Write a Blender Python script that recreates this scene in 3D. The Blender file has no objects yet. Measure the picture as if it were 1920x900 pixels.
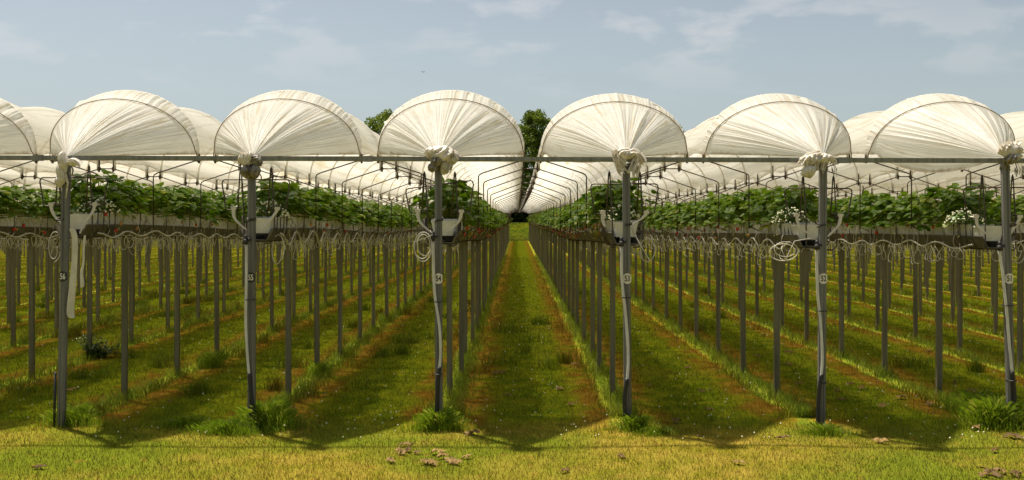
import bpy, math, random
import numpy as np
from mathutils import Vector, Matrix
R = math.radians; PI = math.pi
scene = bpy.context.scene
col = scene.collection

# ------------------------------------------------------------------ camera, sky, sun, exposure
EYE = 1.555
cam_d = bpy.data.cameras.new('camera'); cam = bpy.data.objects.new('camera', cam_d); col.objects.link(cam)
cam.location = (0, 0, EYE); cam.rotation_euler = (R(90), 0, 0)
cam_d.sensor_width = 36; cam_d.lens = 36*1894/1920
cam_d.shift_x = -10/1920; cam_d.shift_y = -40/1920
cam_d.clip_start = 0.05; cam_d.clip_end = 5000
scene.camera = cam

SUN_EL, SUN_AZ = 66.5, -45.0          # sun up, behind the tunnels and to the left
world = bpy.data.worlds.new('World'); scene.world = world; world.use_nodes = True
nt = world.node_tree; N = nt.nodes; L = nt.links; N.clear()
wo = N.new('ShaderNodeOutputWorld'); bg = N.new('ShaderNodeBackground')
sky = N.new('ShaderNodeTexSky'); sky.sky_type = 'NISHITA'; sky.sun_disc = False
sky.sun_elevation = R(SUN_EL); sky.sun_rotation = R(SUN_AZ)
sky.air_density = 1.0; sky.dust_density = 2.2; sky.ozone_density = 1.3
hsv = N.new('ShaderNodeHueSaturation'); hsv.inputs['Hue'].default_value = 0.488; hsv.inputs['Saturation'].default_value = 0.62; hsv.inputs['Value'].default_value = 0.64
L.new(sky.outputs[0], hsv.inputs['Color'])
tc = N.new('ShaderNodeTexCoord'); sep = N.new('ShaderNodeSeparateXYZ'); L.new(tc.outputs['Generated'], sep.inputs[0])
def wmath(op, a, b=None, clamp=False):
    m = N.new('ShaderNodeMath'); m.operation = op; m.use_clamp = clamp
    for i, q in enumerate((a, b)):
        if q is None: continue
        if isinstance(q, (int, float)): m.inputs[i].default_value = q
        else: L.new(q, m.inputs[i])
    return m.outputs[0]
comb = N.new('ShaderNodeCombineXYZ')
az = wmath('ARCTAN2', sep.outputs['X'], sep.outputs['Y'])
L.new(az, comb.inputs[0]); L.new(wmath('MULTIPLY', sep.outputs['Z'], 2.7), comb.inputs[1])
n1 = N.new('ShaderNodeTexNoise'); n1.inputs['Scale'].default_value = 8.5; n1.inputs['Detail'].default_value = 9; n1.inputs['Roughness'].default_value = 0.52
n1.inputs['Distortion'].default_value = 0.15
L.new(comb.outputs[0], n1.inputs['Vector'])
rampc = N.new('ShaderNodeValToRGB'); rampc.color_ramp.elements[0].position = 0.50; rampc.color_ramp.elements[1].position = 0.60
L.new(n1.outputs['Fac'], rampc.inputs[0])
n2 = N.new('ShaderNodeTexNoise'); n2.inputs['Scale'].default_value = 2.3; n2.inputs['Detail'].default_value = 3
L.new(comb.outputs[0], n2.inputs['Vector'])
hi = wmath('MULTIPLY', wmath('SUBTRACT', sep.outputs['Z'], 0.11), 14.0, True)
cf = wmath('MULTIPLY', wmath('MULTIPLY', rampc.outputs[0], hi), wmath('MULTIPLY', wmath('SUBTRACT', n2.outputs['Fac'], 0.30), 1.05, True))
mixc = N.new('ShaderNodeMix'); mixc.data_type = 'RGBA'; mixc.inputs[7].default_value = (6.6, 5.9, 5.6, 1)
L.new(cf, mixc.inputs[0]); L.new(hsv.outputs[0], mixc.inputs[6])
# pale veil towards the horizon
veil = wmath('MULTIPLY', wmath('SUBTRACT', 0.24, sep.outputs['Z']), 2.2, True)
mixv = N.new('ShaderNodeMix'); mixv.data_type = 'RGBA'; mixv.inputs[7].default_value = (3.9, 4.7, 4.8, 1)
L.new(veil, mixv.inputs[0]); L.new(mixc.outputs[2], mixv.inputs[6])
L.new(mixv.outputs[2], bg.inputs[0]); bg.inputs[1].default_value = 0.085
L.new(bg.outputs[0], wo.inputs[0])

sd = bpy.data.lights.new('sun', 'SUN'); so = bpy.data.objects.new('sun', sd); col.objects.link(so)
sd.energy = 4.6; sd.angle = R(1.8); sd.color = (1.0, 0.91, 0.76)
sdir = Vector((math.sin(R(SUN_AZ))*math.cos(R(SUN_EL)), math.cos(R(SUN_AZ))*math.cos(R(SUN_EL)), math.sin(R(SUN_EL))))
so.rotation_euler = sdir.to_track_quat('Z', 'Y').to_euler(); so.location = (-10, 10, 25)
vs = scene.view_settings; vs.view_transform = 'Standard'; vs.look = 'None'; vs.gamma = 1; vs.exposure = 0.90; vs.use_curve_mapping = False
scene.cycles.max_bounces = 8; scene.cycles.transmission_bounces = 6; scene.cycles.transparent_max_bounces = 16
scene.cycles.diffuse_bounces = 5

# ------------------------------------------------------------------ helpers
class M:
    def __init__(s): s.v = []; s.f = []; s.mi = []; s.r = []; s.uv = None
    def add(s, vs_, fs, mi=0, r=0.5):
        b = len(s.v); s.v.extend(vs_); s.f.extend([tuple(i+b for i in f) for f in fs])
        s.mi.extend([mi]*len(fs)); s.r.extend([r]*len(fs))
    def box(s, c, d, mi=0, rot=0):
        x, y, z = c; a, b, h = d[0]/2, d[1]/2, d[2]/2
        s.add([(x+i*a, y+j*b, z+k*h) for k in (-1, 1) for i, j in ((-1,-1),(1,-1),(1,1),(-1,1))],
              [(3,2,1,0),(4,5,6,7),(0,1,5,4),(1,2,6,5),(2,3,7,6),(3,0,4,7)], mi)
    def tube(s, pts, rad, n=6, mi=0, closed=False, r=0.5, flat=1.0):
        P = [Vector(p) for p in pts]; k = len(P)
        rr = rad if isinstance(rad, (list, tuple)) else [rad]*k
        up = Vector((0, 0, 1)); vs_ = []
        t0 = (P[1]-P[0]).normalized()
        nrm = t0.cross(up if abs(t0.z) < .9 else Vector((0, 1, 0))).normalized()
        for i in range(k):
            if closed: t = P[(i+1) % k]-P[i-1]
            else: t = P[min(i+1, k-1)]-P[max(i-1, 0)]
            t = t.normalized() if t.length > 1e-9 else t0
            nrm = (nrm - t*nrm.dot(t))
            nrm = nrm.normalized() if nrm.length > 1e-6 else t.orthogonal().normalized()
            bn = t.cross(nrm)
            for j in range(n):
                a = 2*PI*j/n
                vs_.append(tuple(P[i]+(nrm*math.cos(a)+bn*(math.sin(a)*flat))*rr[i]))
        fs = []
        for i in range(k if closed else k-1):
            i2 = (i+1) % k
            for j in range(n):
                j2 = (j+1) % n
                fs.append((i*n+j, i*n+j2, i2*n+j2, i2*n+j))
        if not closed: fs.append(tuple(range(n))[::-1]); fs.append(tuple((k-1)*n+j for j in range(n)))
        s.add(vs_, fs, mi, r)
    def grid(s, G, mi=0, r=0.5):
        a = len(G); b = len(G[0])
        s.add([tuple(p) for row in G for p in row], [(i*b+j, i*b+j+1, (i+1)*b+j+1, (i+1)*b+j) for i in range(a-1) for j in range(b-1)], mi, r)
    def mesh(s, name, mats, smooth=True):
        me = bpy.data.meshes.new(name); me.from_pydata(s.v, [], s.f)
        for m in (mats if isinstance(mats, (list, tuple)) else [mats]): me.materials.append(m)
        me.polygons.foreach_set('material_index', s.mi)
        me.polygons.foreach_set('use_smooth', [smooth]*len(s.f))
        at = me.attributes.new('rnd', 'FLOAT', 'FACE'); at.data.foreach_set('value', s.r)
        if s.uv is not None:
            u = me.uv_layers.new(name='UVMap'); li = np.zeros(len(me.loops), dtype=np.int32); me.loops.foreach_get('vertex_index', li)
            u.data.foreach_set('uv', np.array(s.uv, dtype=np.float32)[li].ravel())
        me.update(); return me
def obj(name, me, parent=None, loc=(0, 0, 0), rz=0, sc=None):
    o = bpy.data.objects.new(name, me); col.objects.link(o); o.location = loc; o.rotation_euler = (0, 0, rz)
    if sc is not None: o.scale = sc if isinstance(sc, (tuple, list)) else (sc, sc, sc)
    if parent: o.parent = parent
    return o
def tag(o, label=None, cat=None, group=None, kind=None):
    if label: o['label'] = label
    if cat: o['category'] = cat
    if group: o['group'] = group
    if kind: o['kind'] = kind
    return o
def thing(name, label, cat, loc=(0, 0, 0), group=None, rz=0):
    return tag(obj(name, None, None, loc, rz), label, cat, group)
def quadmesh(name, V, F, mats, rnd, smooth=False, extra=None):
    me = bpy.data.meshes.new(name); k = F.shape[1]; nf = len(F)
    me.vertices.add(len(V)); me.vertices.foreach_set('co', V.astype(np.float32).ravel())
    me.loops.add(nf*k); me.loops.foreach_set('vertex_index', F.astype(np.int32).ravel())
    me.polygons.add(nf); me.polygons.foreach_set('loop_start', np.arange(0, nf*k, k, dtype=np.int32))
    me.update(calc_edges=True)
    for m in (mats if isinstance(mats, (list, tuple)) else [mats]): me.materials.append(m)
    at = me.attributes.new('rnd', 'FLOAT', 'FACE'); at.data.foreach_set('value', rnd.astype(np.float32))
    return me
ORD = ['first', 'second', 'third', 'fourth', 'fifth', 'sixth', 'seventh', 'eighth', 'ninth', 'tenth', 'eleventh', 'twelfth']
def pix(x, y, D=1.0): return Vector(((x-970)/252.5*D, 7.5*D, EYE-(y-410)/252.5*D))
def gnd(x, y):
    D = 392/(y-410); return (x-970)/252.5*D, 7.5*D
def sm(a, b, t):
    t = max(0., min(1., (t-a)/(b-a))); return t*t*(3-2*t)
S = 1.4
def XR(k): return 0.13+S*(k+.5)              # k=-1 is row 54, k=0 row 53
NUM = {-3: 56, -2: 55, -1: 54, 0: 53, 1: 52, 2: 51}
def rowname(k):
    if k in NUM: return 'row %d' % NUM[k]
    if k < -3: return '%s row left of row 56' % (ORD[-4-k] if -4-k < 12 else 'far')
    return '%s row right of row 51' % (ORD[k-3] if k-3 < 12 else 'far')
POSTX = {-3: (115, 125), -2: (472, 472), -1: (823, 822), 0: (1177, 1174), 1: (1540, 1543), 2: (1896, 1884)}
YS = [8.7+1.305*i for i in range(48)]; YEND = YS[-1]
GF = {-3: -.13, -2: -.16, -1: -.18, 0: -.19, 1: -.21, 2: -.22}
def zg(k, Y):
    f = GF.get(k, -.14 if k < 0 else -.21); return EYE+f+(-.29-f)*sm(7.6, 15.5, Y)
def zbend(Y): return EYE+.385-.13*sm(8.2, 15.5, Y)
def zlink(Y): return EYE+.51-.10*sm(8.2, 15.5, Y)
def zbase(Y): return zlink(Y)+.04
def ah(k, Y): return .56-(.03 if k >= 0 else 0)

# ------------------------------------------------------------------ materials
def mat(name):
    m = bpy.data.materials.new(name); m.use_nodes = True; m.node_tree.nodes.clear(); return m
class G:
    def __init__(s, m): s.t = m.node_tree if hasattr(m, 'node_tree') else m; s.N = s.t.nodes; s.L = s.t.links
    def n(s, ty, **kw):
        o = s.N.new(ty)
        for k, v in kw.items(): setattr(o, k, v)
        return o
    def set(s, sock, v):
        if isinstance(v, bpy.types.NodeSocket): s.L.new(v, sock)
        elif isinstance(v, (tuple, list)) and len(v) == 3 and sock.type == 'RGBA': sock.default_value = (*v, 1)
        else: sock.default_value = v
    def math(s, op, a, b=0.0, c=None, clamp=False):
        o = s.n('ShaderNodeMath', operation=op, use_clamp=clamp); s.set(o.inputs[0], a); s.set(o.inputs[1], b)
        if c is not None: s.set(o.inputs[2], c)
        return o.outputs[0]
    def mix(s, f, a, b, mode='MIX'):
        o = s.n('ShaderNodeMix', data_type='RGBA', blend_type=mode); s.set(o.inputs[0], f); s.set(o.inputs[6], a); s.set(o.inputs[7], b); return o.outputs[2]
    def ramp(s, f, a, b, lo=0., hi_=1.):
        o = s.n('ShaderNodeMapRange', interpolation_type='SMOOTHSTEP'); s.set(o.inputs[0], f)
        for i, q in zip((1, 2, 3, 4), (a, b, lo, hi_)): s.set(o.inputs[i], q)
        return o.outputs[0]
    def noise(s, vec, scale, detail=3, rough=.5, dist=0.):
        o = s.n('ShaderNodeTexNoise'); s.set(o.inputs['Scale'], scale); s.set(o.inputs['Detail'], detail); s.set(o.inputs['Roughness'], rough); s.set(o.inputs['Distortion'], dist)
        if vec is not None: s.L.new(vec, o.inputs['Vector'])
        return o.outputs['Fac']
    def mapv(s, vec, sc=(1, 1, 1), loc=(0, 0, 0)):
        o = s.n('ShaderNodeMapping'); s.L.new(vec, o.inputs[0]); o.inputs['Scale'].default_value = sc; o.inputs['Location'].default_value = loc; return o.outputs[0]
    def pos(s): return s.n('ShaderNodeNewGeometry').outputs['Position']
    def objc(s): return s.n('ShaderNodeTexCoord').outputs['Object']
    def uv(s): return s.n('ShaderNodeTexCoord').outputs['UV']
    def attr(s, nm): return s.n('ShaderNodeAttribute', attribute_name=nm).outputs['Fac']
    def orand(s): return s.n('ShaderNodeObjectInfo').outputs['Random']
    def bump(s, h, st, d=.01):
        o = s.n('ShaderNodeBump'); s.set(o.inputs['Height'], h); o.inputs['Strength'].default_value = st; o.inputs['Distance'].default_value = d; return o.outputs[0]
    def pbr(s, c, rough=.5, metal=0., spec=.5, nrm=None):
        o = s.n('ShaderNodeBsdfPrincipled'); s.set(o.inputs['Base Color'], c); s.set(o.inputs['Roughness'], rough); s.set(o.inputs['Metallic'], metal)
        s.set(o.inputs['Specular IOR Level'], spec)
        if nrm: s.L.new(nrm, o.inputs['Normal'])
        return o.outputs[0]
    def trans(s, c, nrm=None):
        o = s.n('ShaderNodeBsdfTranslucent'); s.set(o.inputs[0], c)
        if nrm: s.L.new(nrm, o.inputs['Normal'])
        return o.outputs[0]
    def mixs(s, f, a, b):
        o = s.n('ShaderNodeMixShader'); s.set(o.inputs[0], f); s.L.new(a, o.inputs[1]); s.L.new(b, o.inputs[2]); return o.outputs[0]
    def out(s, sh): s.L.new(sh, s.n('ShaderNodeOutputMaterial').inputs[0])
def simple(name, c, rough=.5, metal=0., spec=.5, var=.15, scale=8.):
    m = mat(name); g = G(m); n = g.noise(g.objc(), scale, 4, .6)
    d = tuple(q*(1-var*2) for q in c); e = tuple(min(1, q*(1+var)) for q in c)
    g.out(g.pbr(g.mix(g.ramp(n, .3, .7), d, e), rough, metal, spec)); return m

# ground colour by where a point lies across the rows; used by soil, grass and blades
def ground_colour(g, p):
    sp = g.n('ShaderNodeSeparateXYZ'); g.L.new(p, sp.inputs[0]); X, Y = sp.outputs[0], sp.outputs[1]
    flat = g.n('ShaderNodeCombineXYZ'); g.L.new(X, flat.inputs[0]); g.L.new(Y, flat.inputs[1]); p = flat.outputs[0]
    wob = g.math('MULTIPLY', g.math('SUBTRACT', g.noise(p, 1.6, 4, .6), .5), .34)
    t = g.math('ADD', g.math('DIVIDE', g.math('SUBTRACT', X, XR(0)), S), 100.5)
    d0 = g.math('MULTIPLY', g.math('SUBTRACT', g.math('FRACT', t), .5), S)     # signed distance from the row line
    d = g.math('ADD', g.math('ABSOLUTE', d0), wob)
    n_big = g.noise(p, .55, 3, .5); n_mid = g.noise(p, 4.5, 5, .65); n_fine = g.noise(p, 38, 4, .7)
    grass = g.mix(g.ramp(n_mid, .32, .68), (.086, .136, .003), (.215, .232, .008))
    grass = g.mix(g.ramp(n_big, .55, .75), grass, (.19, .19, .012))
    rust = g.mix(g.ramp(n_mid, .35, .7), (.17, .092, .008), (.29, .165, .020))
    strip = g.mix(g.ramp(n_mid, .35, .62), (.125, .19, .012), (.21, .215, .018))
    c = g.mix(g.ramp(g.math('ADD', d, g.math('MULTIPLY', g.math('SUBTRACT', n_mid, .5), .5)), .22, .46, 0, 1), rust, grass)
    c = g.mix(g.ramp(g.noise(p, 2.3, 5, .7), .46, .62, 0, .8), c, grass)
    c = g.mix(g.ramp(d, .06, .14, 1, 0), c, strip)
    lawn = g.mix(g.ramp(n_mid, .3, .7), (.165, .155, .010), (.300, .225, .036))
    lawn = g.mix(g.ramp(n_big, .42, .62), lawn, (.125, .155, .010))
    lawn = g.mix(g.ramp(g.noise(p, 7, 5, .75), .56, .68, 0, .8), lawn, (.25, .145, .028))
    yy = g.math('ADD', Y, g.math('MULTIPLY', wob, 3.0))
    c = g.mix(g.ramp(yy, 7.2, 7.95, 1, 0), c, lawn)
    far = g.mix(g.ramp(g.noise(g.mapv(p, (.6, .12, 1)), 1, 4, .65), .38, .62), (.045, .080, .002), (.115, .125, .005))
    c = g.mix(g.ramp(yy, YEND-.8, YEND+.8), c, far)
    return c, n_fine, n_mid
m_soil = mat('turf_soil'); g = G(m_soil); c, nf_, nm_ = ground_colour(g, g.pos())
c = g.mix(g.ramp(nf_, .3, .7, .35, 0), c, (.05, .035, .012))
g.out(g.pbr(c, 1.0, 0, 0., g.bump(nf_, .6, .02)))
def blade_mat(name, lift, tint, tamt):
    m = mat(name); g = G(m); c, a, b = ground_colour(g, g.pos()); r = g.attr('rnd')
    c = g.mix(1.0, c, g.mix(r, (.45*lift, .5*lift, .42*lift), (1.65*lift, 1.55*lift, 1.5*lift)), 'MULTIPLY')
    c = g.mix(g.math('MULTIPLY', g.ramp(r, .0, 1.), tamt), c, tint)
    g.out(g.mixs(.35, g.pbr(c, .6, 0, .25), g.trans(c))); return m
m_blade = blade_mat('mown_grass_blade', 1.0, (.30, .26, .04), .22)
m_tall = blade_mat('tall_grass_blade', 1.0, (.16, .23, .012), .85)
def leafmat(name, c0, c1, c2, tr=.3, rough=.45, spec=.35):
    m = mat(name); g = G(m); r = g.attr('rnd'); c = g.mix(g.ramp(r, 0, .8), c0, c1); c = g.mix(g.ramp(r, .88, .98), c, c2)
    c = g.mix(g.math('MULTIPLY', g.orand(), .5), c, c0)
    g.out(g.mixs(tr, g.pbr(c, rough, 0, spec), g.trans(c))); return m
m_leaf = leafmat('strawberry_leaf', (.065, .140, .004), (.180, .290, .012), (.34, .37, .06), .42)
m_stem = leafmat('strawberry_runner', (.30, .34, .04), (.46, .44, .09), (.34, .18, .05), .35)
m_tuft = leafmat('lush_grass', (.10, .18, .006), (.24, .32, .014), (.40, .38, .06), .45, .5)
m_weed = leafmat('weed_leaf', (.015, .05, .006), (.05, .10, .012), (.07, .12, .02), .25)
m_tree = leafmat('tree_leaf', (.075, .120, .010), (.17, .22, .018), (.22, .26, .03), .4, .6, .2)
m_hedge = leafmat('shaded_hedge_leaf', (.012, .022, .004), (.028, .045, .008), (.05, .08, .012), .1, .7, .1)  # near-black greens paint the trees' shade into the hedge
m_bark = simple('bark', (.09, .07, .05), .9)
m_flower = simple('white_petal', (.72, .71, .50), .6, var=.08)
m_berry = simple('ripe_strawberry', (.60, .025, .012), .35, 0, .6, .2, 60)
m_unripe = simple('unripe_strawberry', (.62, .30, .10), .4, 0, .5, .25, 30)
m_calyx = simple('calyx', (.10, .2, .03), .6)
m_dry = leafmat('dry_leaf', (.07, .040, .010), (.30, .19, .060), (.48, .35, .15), .15, .7, .2)
# galvanised steel, streaked and dusty
def steel(name, c0, c1, rust=.3, metal=.35):
    m = mat(name); g = G(m); oc = g.pos(); n = g.noise(g.mapv(oc, (30, 30, 1.2)), 1, 4, .6); f = g.noise(oc, 60, 3, .6)
    c = g.mix(g.ramp(n, .3, .7), c0, c1); c = g.mix(g.ramp(g.noise(oc, 5, 5, .7), .60, .72, 0, rust), c, (.12, .07, .035))
    sp = g.n('ShaderNodeSeparateXYZ'); g.L.new(oc, sp.inputs[0])
    c = g.mix(g.ramp(sp.outputs[2], .02, .22, .45, 0), c, (.09, .06, .03))
    g.out(g.pbr(c, g.ramp(f, .3, .7, .42, .62), metal, .5, g.bump(f, .15, .002))); return m
m_post = steel('galvanised_post', (.115, .112, .105), (.21, .205, .195))
m_leg = steel('galvanised_leg', (.105, .096, .058), (.185, .172, .108))
m_gut = steel('gutter_sheet', (.09, .08, .06), (.16, .145, .11), .5)
m_bar = steel('galvanised_beam', (.16, .16, .155), (.25, .25, .24), .15)
m_rod = simple('dark_steel_rod', (.085, .066, .050), .55, .4, .5, .3, 20)
m_hoop = mat('pale_hoop'); g = G(m_hoop); g.out(g.mixs(.6, g.pbr((.85, .82, .74), .5), g.trans((.9, .87, .8))))
m_clamp = simple('rusty_clamp', (.06, .035, .02), .8)
m_black = simple('black_rubber', (.018, .017, .016), .5)
m_white = simple('white_plastic', (.62, .59, .52), .45, 0, .5, .12, 3)
m_pipe = simple('white_conduit', (.60, .585, .54), .4, 0, .5, .12, 5)
m_hose = simple('pale_hose', (.56, .52, .43), .5, 0, .4, .15, 5)
m_strap = simple('white_strap', (.60, .55, .45), .6, var=.08)
m_twine = simple('yellow_twine', (.42, .33, .14), .8)
m_bblack = simple('badge_black', (.012, .012, .012), .4, var=.05); m_bwhite = simple('badge_white', (.72, .68, .60), .5, var=.04)
# pots: white with drips of soil
m_pot = mat('white_pot'); g = G(m_pot); oc = g.objc(); n = g.noise(oc, 14, 5, .65)
c = g.mix(g.ramp(n, .35, .7), (.76, .73, .65), (.87, .85, .79)); c = g.mix(g.ramp(g.noise(g.mapv(oc, (20, 20, 3)), 1, 4, .6), 64/100, .8, 0, .45), c, (.40, .31, .18))
g.out(g.mixs(.08, g.pbr(c, .5, 0, .4), g.trans(c)))
m_compost = simple('compost', (.04, .028, .018), .95)
# polythene film
def film(name, curtain):
    m = mat(name); g = G(m); uv = g.uv(); oc = g.pos()
    if curtain:
        n = g.noise(g.mapv(uv, (46, 1.3, 1)), 1, 4, .6, .4); n2_ = g.noise(g.mapv(uv, (16, 2.2, 1)), 1, 4, .6)
        st = g.noise(g.mapv(uv, (9, 2.5, 1), (3, 1, 0)), 1, 3, .6)
        h = n
    else:
        n = g.noise(g.mapv(uv, (26, .9, 1)), 1, 4, .6, .8); n2_ = g.noise(g.mapv(uv, (9, .5, 1)), 1, 3, .6, .5)
        st = g.noise(oc, .8, 3, .6); h = n
    c = g.mix(g.ramp(n, .50, .74, 0, .70), (.87, .85, .80) if curtain else (.84, .82, .75), (.70, .58, .38) if curtain else (.50, .44, .32))
    c = g.mix(g.ramp(n2_, .52, .72, 0, .55), c, (.66, .57, .40))
    c = g.mix(g.ramp(g.math('MULTIPLY', st, n2_), .30, .42, 0, .5), c, (.50, .42, .18))
    sp = g.n('ShaderNodeSeparateXYZ'); g.L.new(uv, sp.inputs[0])
    e = g.math('ABSOLUTE', g.math('SUBTRACT', sp.outputs[0], .5))
    edge = g.ramp(g.math('ADD', e, g.math('MULTIPLY', g.math('SUBTRACT', g.noise(oc, 9, 4, .7), .5), .06 if curtain else .05)), .475, .50, 0, .75)
    c = g.mix(edge, c, (.33, .24, .11))
    nrm = g.bump(h, .55 if curtain else .45, .02)
    tr = g.n('ShaderNodeBsdfTransparent'); tr.inputs[0].default_value = (.98, .96, .91, 1)
    body = g.mixs(.54, g.pbr(c, .38, 0, .35, nrm), g.trans(c, nrm))
    g.out(g.mixs(.07 if curtain else .22, body, tr.outputs[0])); return m
m_film = film('tunnel_film', False); m_curt = film('end_film', True)
m_cord = simple('brown_cord', (.30, .22, .13), .7)
m_knot = mat('bunched_film'); g = G(m_knot); oc = g.pos(); n = g.noise(oc, 22, 5, .65)
c = g.mix(g.ramp(n, .45, .72), (.84, .80, .72), (.48, .38, .25)); g.out(g.mixs(.35, g.pbr(c, .35, 0, .5, g.bump(g.noise(oc, 60, 3, .6), .5, .01)), g.trans(c)))
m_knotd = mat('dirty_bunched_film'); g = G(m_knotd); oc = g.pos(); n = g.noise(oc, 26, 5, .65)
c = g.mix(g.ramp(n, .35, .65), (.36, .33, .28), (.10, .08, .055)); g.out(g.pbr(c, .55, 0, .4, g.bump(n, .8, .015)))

# ------------------------------------------------------------------ ground (one sheet to the horizon)
def gz(X, Y):
    t = np.clip((Y-76)/(130-76), 0, 1); rise = t*t*(3-2*t)*1.07
    u = np.clip((Y-200)/3000, 0, 1)
    bumps = .012*np.sin(X*2.1+Y*.7)*np.sin(Y*1.3-X*.4)+.006*np.sin(X*7.3+1.3)*np.sin(Y*5.9)
    return rise+bumps*np.exp(-np.abs(Y-10)/40)
xs = np.concatenate([[-3000, -1200, -500, -200, -100, -60], np.arange(-40, -10, 1.0), np.arange(-10, 10.01, .12), np.arange(11, 41, 1.0), [60, 100, 200, 500, 1200, 3000]])
ys = np.concatenate([[-2000, -500, -100, -30, -10, 0, 3], np.arange(4, 22, .14), np.arange(22, 140, 1.5), [160, 200, 300, 600, 1200, 3500]])
XX, YY = np.meshgrid(xs, ys); V = np.stack([XX.ravel(), YY.ravel(), gz(XX, YY).ravel()], 1)
nx_ = len(xs); ii, jj = np.meshgrid(np.arange(len(ys)-1), np.arange(nx_-1), indexing='ij'); b0 = (ii*nx_+jj).ravel()
F = np.stack([b0, b0+1, b0+nx_+1, b0+nx_], 1)
me = quadmesh('ground', V, F, m_soil, np.zeros(len(F)))
me.polygons.foreach_set('use_smooth', [True]*len(F)); tag(obj('ground', me), kind='structure')

# ------------------------------------------------------------------ tunnel roofs
rng = np.random.default_rng(5)
def arch(k, Y, th, dr=0.0):
    h = ah(k, Y)+dr; w = .63+dr
    return (XR(k)-w*math.cos(th)*(1+.035*math.sin(2*abs(th-PI/2))), zbase(Y)+h*math.sin(th)**.98)
def roof_mesh(k, near):
    m = M(); nu = 24 if near else 10; sub = 5 if near else 2
    rows = []; uvs = []; random.seed(100+k); hv = [random.uniform(-.018, .018) for _ in YS]; dx = [random.uniform(-.012, .012) for _ in YS]
    hv[0] = 0; dx[0] = 0
    for i, Y0 in enumerate(YS):
        for s_ in range(sub if i < len(YS)-1 else 1):
            t = s_/sub; Y = Y0+1.305*t; sag = -.05*math.sin(PI*t)**1.2
            q = []
            h2 = hv[i]*(1-t)+(hv[i+1] if i+1 < len(YS) else 0)*t
            d2 = dx[i]*(1-t)+(dx[i+1] if i+1 < len(YS) else 0)*t
            for j in range(nu+1):
                u = j/nu; th = PI*u; x, z = arch(k, Y, th, sag*.5*math.sin(th))
                z += sag*.8*math.sin(th)+h2*math.sin(th); x += d2
                if j in (0, nu):
                    z += .045*math.sin(PI*t)+random.uniform(-.012, .012); x += random.uniform(-.012, .012)+(.02 if j == 0 else -.02)*math.sin(PI*t)
                q.append((x, Y, z)); uvs.append((u, Y*.35))
            rows.append(q)
    m.grid(rows, 0); m.uv = uvs
    return m.mesh('film', m_film)
def pleats(seed):
    r = np.random.default_rng(seed); fr = np.concatenate([r.uniform(7, 16, 4), r.uniform(18, 40, 6), r.uniform(45, 85, 6)])
    return fr, r.uniform(0, 6.28, len(fr)), r.uniform(-.006, .006, len(fr))
def curtain_mesh(k, near, droop=0.0):
    nu, nv = (420, 34) if near else (60, 8)
    Y0 = YS[0]; zb = zbase(Y0); px = (pix(POSTX[k][1], 0).x if k in POSTX else XR(k)); K = Vector((px, 7.5, EYE+.455))
    fr, ph, wb = pleats(900+k); m = M(); rows = []; uvs = []
    r_ = np.random.default_rng(k+40); fv = r_.uniform(.6, 1.0, 8)
    for jv in range(nv+1):
        v = (jv/nv); q = []
        for iu in range(nu+1):
            u = iu/nu; th = PI*u; x, z = arch(k, Y0, th)
            A = Vector((x, Y0, z)); c_ = Vector((XR(k), Y0, zb)); s_ = math.sin(th)
            B = Vector((c_.x+(x-c_.x)*(1-.045*s_**.3), Y0-.05-.20*s_, zb+(z-zb)*.80))
            if v < .14:
                t = v/.14; P = A.lerp(B, t); P.z += .010*math.sin(PI*t)*s_; P.y -= .01*math.sin(PI*t)
                dirn = (A-c_).normalized()*.8+Vector((0, -.6, 0))
                Lw = 1.9; amp0 = .9-.75*t
            else:
                t = (v-.14)/.86; P = B.lerp(K, t*.985)
                bulge = math.sin(PI*min(1, t*1.0))*(.055*s_+.01)
                P.y -= bulge*.7; P.z += bulge*.45
                dirn = Vector((0, -.85, .5)); Lw = 1.9*(1-t)+.10; amp0 = .15+.85*min(1, t/.30)
            if droop and t > .1 and v > .14:
                e = max(0, 1-abs(u-(.0 if droop > 0 else 1.0))/.12) if abs(u-.5) > .3 else 0
                P.z -= abs(droop)*e*math.sin(PI*min(1, t))
            if near:
                a = fr*(u+wb*math.sin(2.3*v+1))*2*PI+ph
                lam = Lw/fr; am = np.minimum(.018, .14*lam)
                rd = 1-2*np.abs(np.sin(a/2))
                dsp = float(np.sum(am*np.where(np.arange(len(fr)) % 2 == 0, rd, np.sin(a))))*.37*amp0*min(1, .25+s_*1.6)*(.75+.5*math.sin(u*fv[0]*9+fv[1]*20)*math.sin(u*fv[2]*17+v*2+fv[3]*20))
                if v < .01: dsp *= .35
                P += dirn*dsp
            q.append(tuple(P)); uvs.append((u, v))
        rows.append(q)
    m.grid(rows, 0); m.uv = uvs
    return m.mesh('end_curtain', m_curt)
def hoop_mesh(k):
    m = M(); p = []
    for j in range(25):
        th = PI*j/24; h = ah(k, 0)-.012; p.append((-.615*math.cos(th)*(1+.035*math.sin(2*abs(th-PI/2))), 0, h*math.sin(th)**.98))
    p = [(p[0][0], 0, -.06)]+p+[(p[-1][0], 0, -.06)]
    m.tube(p, .011, 6); return m.mesh('hoop', m_hoop)
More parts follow.
